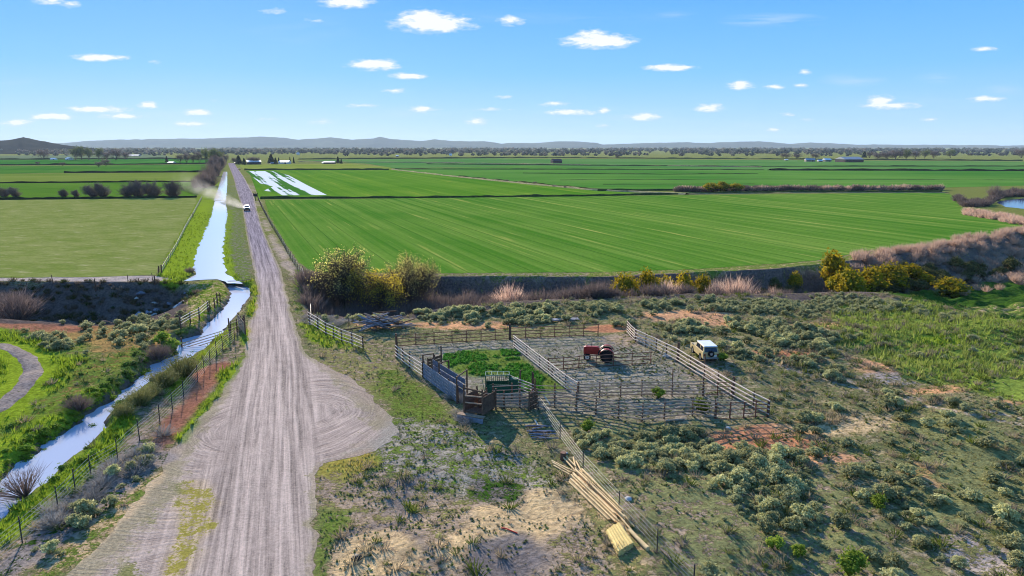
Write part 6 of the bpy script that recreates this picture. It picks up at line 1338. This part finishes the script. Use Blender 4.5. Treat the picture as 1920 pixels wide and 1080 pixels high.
def tractor():
    O = gpt(1137, 676); root = empty('old_tractor', O, R(180 - 8), 'old faded red tractor with large dark rear wheels standing in the corral', 'tractor')
    W_ = lambda x, y, r, w, rim, mr: wheel(root, x, y, r, w, rim, mr)
    W_(0, -.75, .66, .32, .6, M['grease']); W_(0, .75, .66, .32, .6, M['grease'])
    W_(2.05, -.28, .37, .15, .68, M['rim']); W_(2.0, .28, .37, .15, .68, M['rim'])
    MB().prism([(.75, 1.02), (.75, 1.42), (1.0, 1.50), (2.2, 1.50), (2.36, 1.42), (2.36, .98), (1.6, 1.0)], -.24, .24).build('hood', M['red_paint'], root, bevel=.05)
    MB().box((2.32, 0, 1.08), (.16, .5, .72)).build('grille', M['red_paint'], root, bevel=.03); MB().box((1.5, 0, .85), (1.5, .34, .42)).build('engine', M['red_paint'], root, bevel=.03)
    MB().box((.3, 0, .85), (1.2, .4, .48)).build('gearbox', M['grease'], root, bevel=.03); MB().tube((0, -.7, .7), (0, .7, .7), .11, .11, 10).build('rear_axle', M['grease'], root)
    MB().tube((2.02, -.28, .38), (2.02, .28, .38), .05).tube((2.02, 0, .38), (2.1, 0, .95), .07, .08).build('front_axle', M['grease'], root)
    for s in (-1, 1):
        vs = []; fs = []
        for i in range(9):
            a = R(15 + i * 18); vs += [(math.cos(a) * .8, s * .52, .7 + math.sin(a) * .8), (math.cos(a) * .8, s * .95, .7 + math.sin(a) * .8), (math.cos(a) * .76, s * .95, .7 + math.sin(a) * .76), (math.cos(a) * .76, s * .52, .7 + math.sin(a) * .76)]
        for i in range(8):
            for k in range(4): fs.append((i * 4 + k, i * 4 + (k + 1) % 4, (i + 1) * 4 + (k + 1) % 4, (i + 1) * 4 + k))
        MB().add(vs, fs).build('fender', M['red_paint'], root)
    MB().box((-.35, 0, 1.2), (.42, .46, .07)).box((-.55, 0, 1.35), (.06, .44, .3)).build('seat', M['black'], root, bevel=.02)
    m = MB().tube((.75, 0, 1.3), (.3, 0, 1.55), .025)
    for i in range(12):
        a, b = 2 * math.pi * i / 12, 2 * math.pi * (i + 1) / 12; m.tube((.28 + .08 * math.cos(a), .2 * math.sin(a), 1.56 + .18 * math.cos(a)), (.28 + .08 * math.cos(b), .2 * math.sin(b), 1.56 + .18 * math.cos(b)), .018, n=5)
    m.build('steering_wheel', M['black'], root); MB().tube((1.55, .1, 1.45), (1.55, .1, 1.95), .035, .03).build('exhaust_pipe', M['grease'], root)
    MB().tube((-.6, 0, .9), (-1.9, .1, 1.55), .04).tube((-1.9, .1, 1.55), (-2.6, .1, 1.1), .035).tube((-.5, .3, .6), (-1.2, .3, .5), .05).build('rear_boom', M['rust'], root)
tractor()
def small_car(px, py, label, mat):
    O = gpt(px, py) + Vector((0, 0, .1)); root = empty('distant_car', O, R(112), label, 'car')
    MB().prism([(-2.2, .35), (-2.2, .95), (-1.5, 1.0), (1.0, .98), (2.2, .85), (2.25, .35)], -.9, .9).build('body', mat, root, bevel=.05); MB().prism([(-1.9, .98), (-1.5, 1.5), (.3, 1.5), (1.1, .98)], -.78, .78).build('cabin', M['glass'], root, bevel=.05)
    for x in (-1.4, 1.4):
        for s in (-1, 1): wheel(root, x, s * .8, .34, .22)
small_car(449, 318.5, 'tiny dark vehicle far up the gravel road', M['black'])
def atv():
    O = gpt(479, 368); root = empty('ditch_headgate', O, 0, 'small dark steel headgate where the ditch meets the road', 'headgate')
    for s in (-1, 1): MB().beam((s * .9, 0, -.3), (s * .9, 0, 1.5), .16, .16).build('upright', M['black'], root)
    MB().beam((-1.3, 0, 1.4), (1.3, 0, 1.4), .2, .2).build('top_beam', M['black'], root); MB().box((0, 0, .5), (1.7, .08, 1.1)).build('gate_plate', M['grease'], root); MB().tube((0, 0, 1), (0, 0, 2.0), .05).build('screw_stem', M['grease'], root)
atv()

# ------------------------------------------------------------------ farm buildings
def barn(px, py, wpx, hpx, dep, rot, roof, wall, label, cat='barn', win=3):
    k = mpp(py); w = wpx * k; h = hpx * k * .55; O = gpt(px, py); root = empty('farm_building', O, R(rot), label, cat)
    MB().box((0, 0, h / 2), (w, dep, h)).build('wall', wall, root)
    rh = hpx * k * .45; m = MB(); ov = .5
    m.add([(-w / 2 - ov, -dep / 2 - ov, h - .1), (w / 2 + ov, -dep / 2 - ov, h - .1), (w / 2 + ov, 0, h + rh), (-w / 2 - ov, 0, h + rh), (-w / 2 - ov, dep / 2 + ov, h - .1), (w / 2 + ov, dep / 2 + ov, h - .1)], [(0, 1, 2, 3), (3, 2, 5, 4), (1, 5, 2), (0, 3, 4), (0, 4, 5, 1)]); m.build('roof', roof, root)
    MB().box((w * .2, -dep / 2 - .04, h * .42), (w * .14, .12, h * .8)).build('door', M['walld'], root)
    for i in range(win): MB().box((-w * .38 + i * w * .16, -dep / 2 - .04, h * .55), (w * .05, .12, h * .25)).build('window', M['glass'], root)
barn(1592,304,36,10,26,6,M['roofg'],M['walld'],'large metal barn with pale sloping roof far at the right')
barn(1518,303,16,6,10,-5,M['roofg'],M['wallg'],'low grey farmhouse left of the large metal barn','house'); barn(1550,303,12,6,9,8,M['roofw'],M['wallg'],'small white-roofed house nearest the large metal barn','house'); barn(1537,303.5,7,4,6,0,M['roofw'],M['wallg'],'tiny white shed between the two small farmhouses','shed'); barn(1474,301,5,2.5,6,0,M['roofw'],M['wallg'],'tiny white shed left of the right-hand farmstead','shed')
barn(476,308,24,8,16,24,M['roofw'],M['walld'],'dark shed with long white sloping roof at the first farm','barn'); barn(447,307,9,3,8,0,M['roofg'],M['walld'],'low dark shed at the road head','shed'); barn(534,307,18,6,12,0,M['roofw'],M['roofw'],'white-roofed shed among narrow conifers','shed'); barn(513,307.5,9,3,8,4,M['roofg'],M['wallg'],'small grey shed below the tall conifer','shed')
barn(618,307,20,5,10,4,M['roofg'],M['walld'],'low dark farm building with small conifers','barn'); barn(607,306.5,4,3,6,0,M['roofw'],M['roofw'],'tiny white shed at the low dark farm','shed'); barn(1043,306,17,8,14,12,M['walld'],M['walld'],'ruined dark farmhouse alone in the far green fields','house')
barn(322,307,9,4,9,0,M['roofw'],M['wallg'],'small white-roofed shed left of the far grove','shed'); barn(101,300,8,4,9,10,M['roofw'],M['roofw'],'white shed left of the left grove','shed'); barn(130,300,8,5,9,-20,M['roofw'],M['roofw'],'white house beside the tall poplars of the left grove','house'); barn(252,293,20,3,14,0,M['roofw'],M['wallg'],'long low white-roofed shed right of the left grove','shed')
barn(559,290,4,4,9,0,M['roofw'],M['roofw'],'tiny white building in the far tree belt','house'); barn(745,294,4,3,9,0,M['roofw'],M['wallg'],'tiny white house in the far belt above the middle fields','house'); barn(845,292,4,4,9,0,M['roofw'],M['roofw'],'tiny pale house at the far belt near the small conifers','house'); barn(1020,291,4,4,9,0,M['roofw'],M['wallg'],'tiny pale house in the far belt above the ruin','house')
def trough():
    O = gpt(1424, 356.5); root = empty('white_tank', O, R(8), 'small white tank trailer at the end of the hedge', 'trailer'); MB().tube((-1.9, 0, 1.1), (1.9, 0, 1.1), .75, .75, 12).build('tank', M['white_paint'], root); MB().box((0, 0, .35), (3.2, 1.2, .2)).build('frame', M['grease'], root)
    for s in (-1, 1): wheel(root, .3, s * .7, .35, .2)
trough()
# ------------------------------------------------------------------ road dust and air
def dust():
    O = Vector((*gp(459, 394), .9)); E = Vector((*gp(332, 346), 5.0)); ax = E - O; ax.z = 0; L = ax.length; ang = math.atan2(ax.y, ax.x); n = 16; vs = []; ns_ = 12
    rad = lambda t: 1.1 + 7.5 * t ** .8
    for i in range(ns_ + 1):
        t = i / ns_; q = rad(t) * (.3 if i in (0, ns_) else 1); cz = rad(t) * .55 - .9
        for k in range(n):
            a = 2 * math.pi * k / n; vs.append((t * L, math.cos(a) * q * 1.15, max(-.85, cz + math.sin(a) * q * .8)))
    fs = [(i * n + k, i * n + (k + 1) % n, (i + 1) * n + (k + 1) % n, (i + 1) * n + k) for i in range(ns_) for k in range(n)] + [tuple(range(n - 1, -1, -1)), tuple(range(ns_ * n, (ns_ + 1) * n))]
    m, nt, N, Lk = newmat('road_dust_material'); tc = N.new('ShaderNodeTexCoord').outputs['Object']; sp = N.new('ShaderNodeSeparateXYZ'); Lk.new(tc, sp.inputs[0])
    t = mapr(nt, sp.outputs[0], 0, L); rd = mathn(nt, 'MULTIPLY_ADD', mathn(nt, 'POWER', t, .8), 7.5, 1.1)
    yn = mathn(nt, 'DIVIDE', sp.outputs[1], rd); zn = mathn(nt, 'DIVIDE', mathn(nt, 'ADD', sp.outputs[2], .5), mathn(nt, 'MULTIPLY', rd, 1.25))
    rr_ = mathn(nt, 'SUBTRACT', 1.0, mathn(nt, 'ADD', mathn(nt, 'MULTIPLY', yn, yn), mathn(nt, 'MULTIPLY', zn, zn)), clamp=True)
    nz_ = noise(nt, tc, .17, 7, .75)
    den = mathn(nt, 'MULTIPLY', mathn(nt, 'MULTIPLY', rr_, mapr(nt, nz_, .44, .62, .0, 1.0)), mathn(nt, 'DIVIDE', .55, mathn(nt, 'MULTIPLY', rd, mathn(nt, 'POWER', rd, .55))))
    den = mathn(nt, 'MULTIPLY', den, mapr(nt, t, 1.0, .25))
    v = N.new('ShaderNodeVolumePrincipled'); v.inputs['Color'].default_value = (.90, .83, .74, 1); v.inputs['Anisotropy'].default_value = .2; Lk.new(den, v.inputs['Density']); o = N.new('ShaderNodeOutputMaterial'); Lk.new(v.outputs[0], o.inputs['Volume'])
    me = bpy.data.meshes.new('dust_cloud'); me.from_pydata(vs, [], fs); me.materials.append(m); ob = link(bpy.data.objects.new('dust_cloud', me)); ob.location = O; ob.rotation_euler = (0, 0, ang); tag(ob, 'pale dust plume trailing behind the white pickup', 'dust', kind='stuff')
dust()
def haze():
    m, nt, N, Lk = newmat('haze_material'); v = N.new('ShaderNodeVolumePrincipled'); v.inputs['Color'].default_value = (.72, .86, 1, 1); v.inputs['Density'].default_value = 4.6e-5; v.inputs['Anisotropy'].default_value = .1
    o = N.new('ShaderNodeOutputMaterial'); Lk.new(v.outputs[0], o.inputs['Volume'])
    ob = MB().box((0, 6500, 125), (33000, 19000, 270)).build('haze', m); tag(ob, 'pale blue distant air over the valley', 'haze', kind='stuff')
haze()
# rough weeds on the left gully wall and rim
def left_wall():
    r_ = rrng(91); P, S = [], []
    for i in range(520):
        p = rav(r_.uniform(-160, 370), r_.uniform(-.5, 8.5)); P.append(p[:]); S.append(r_.uniform(.5, 1.5))
    P = np.array(P); pal = np.array([lin((92,86,58)), lin((110,98,84)), lin((70,80,40)), lin((130,114,96))]); n = len(P)
    tag(scatter('bank_weeds', [twig_bush(940 + i, n=40, h=.6, spread=.45, w=.03, base=.4) for i in range(4)], P, np.array(S), M['vcol'], cols=pal[r_.integers(0, 4, n)]), 'rough weeds clinging to the dark left gully bank', 'weeds', kind='stuff')
left_wall()
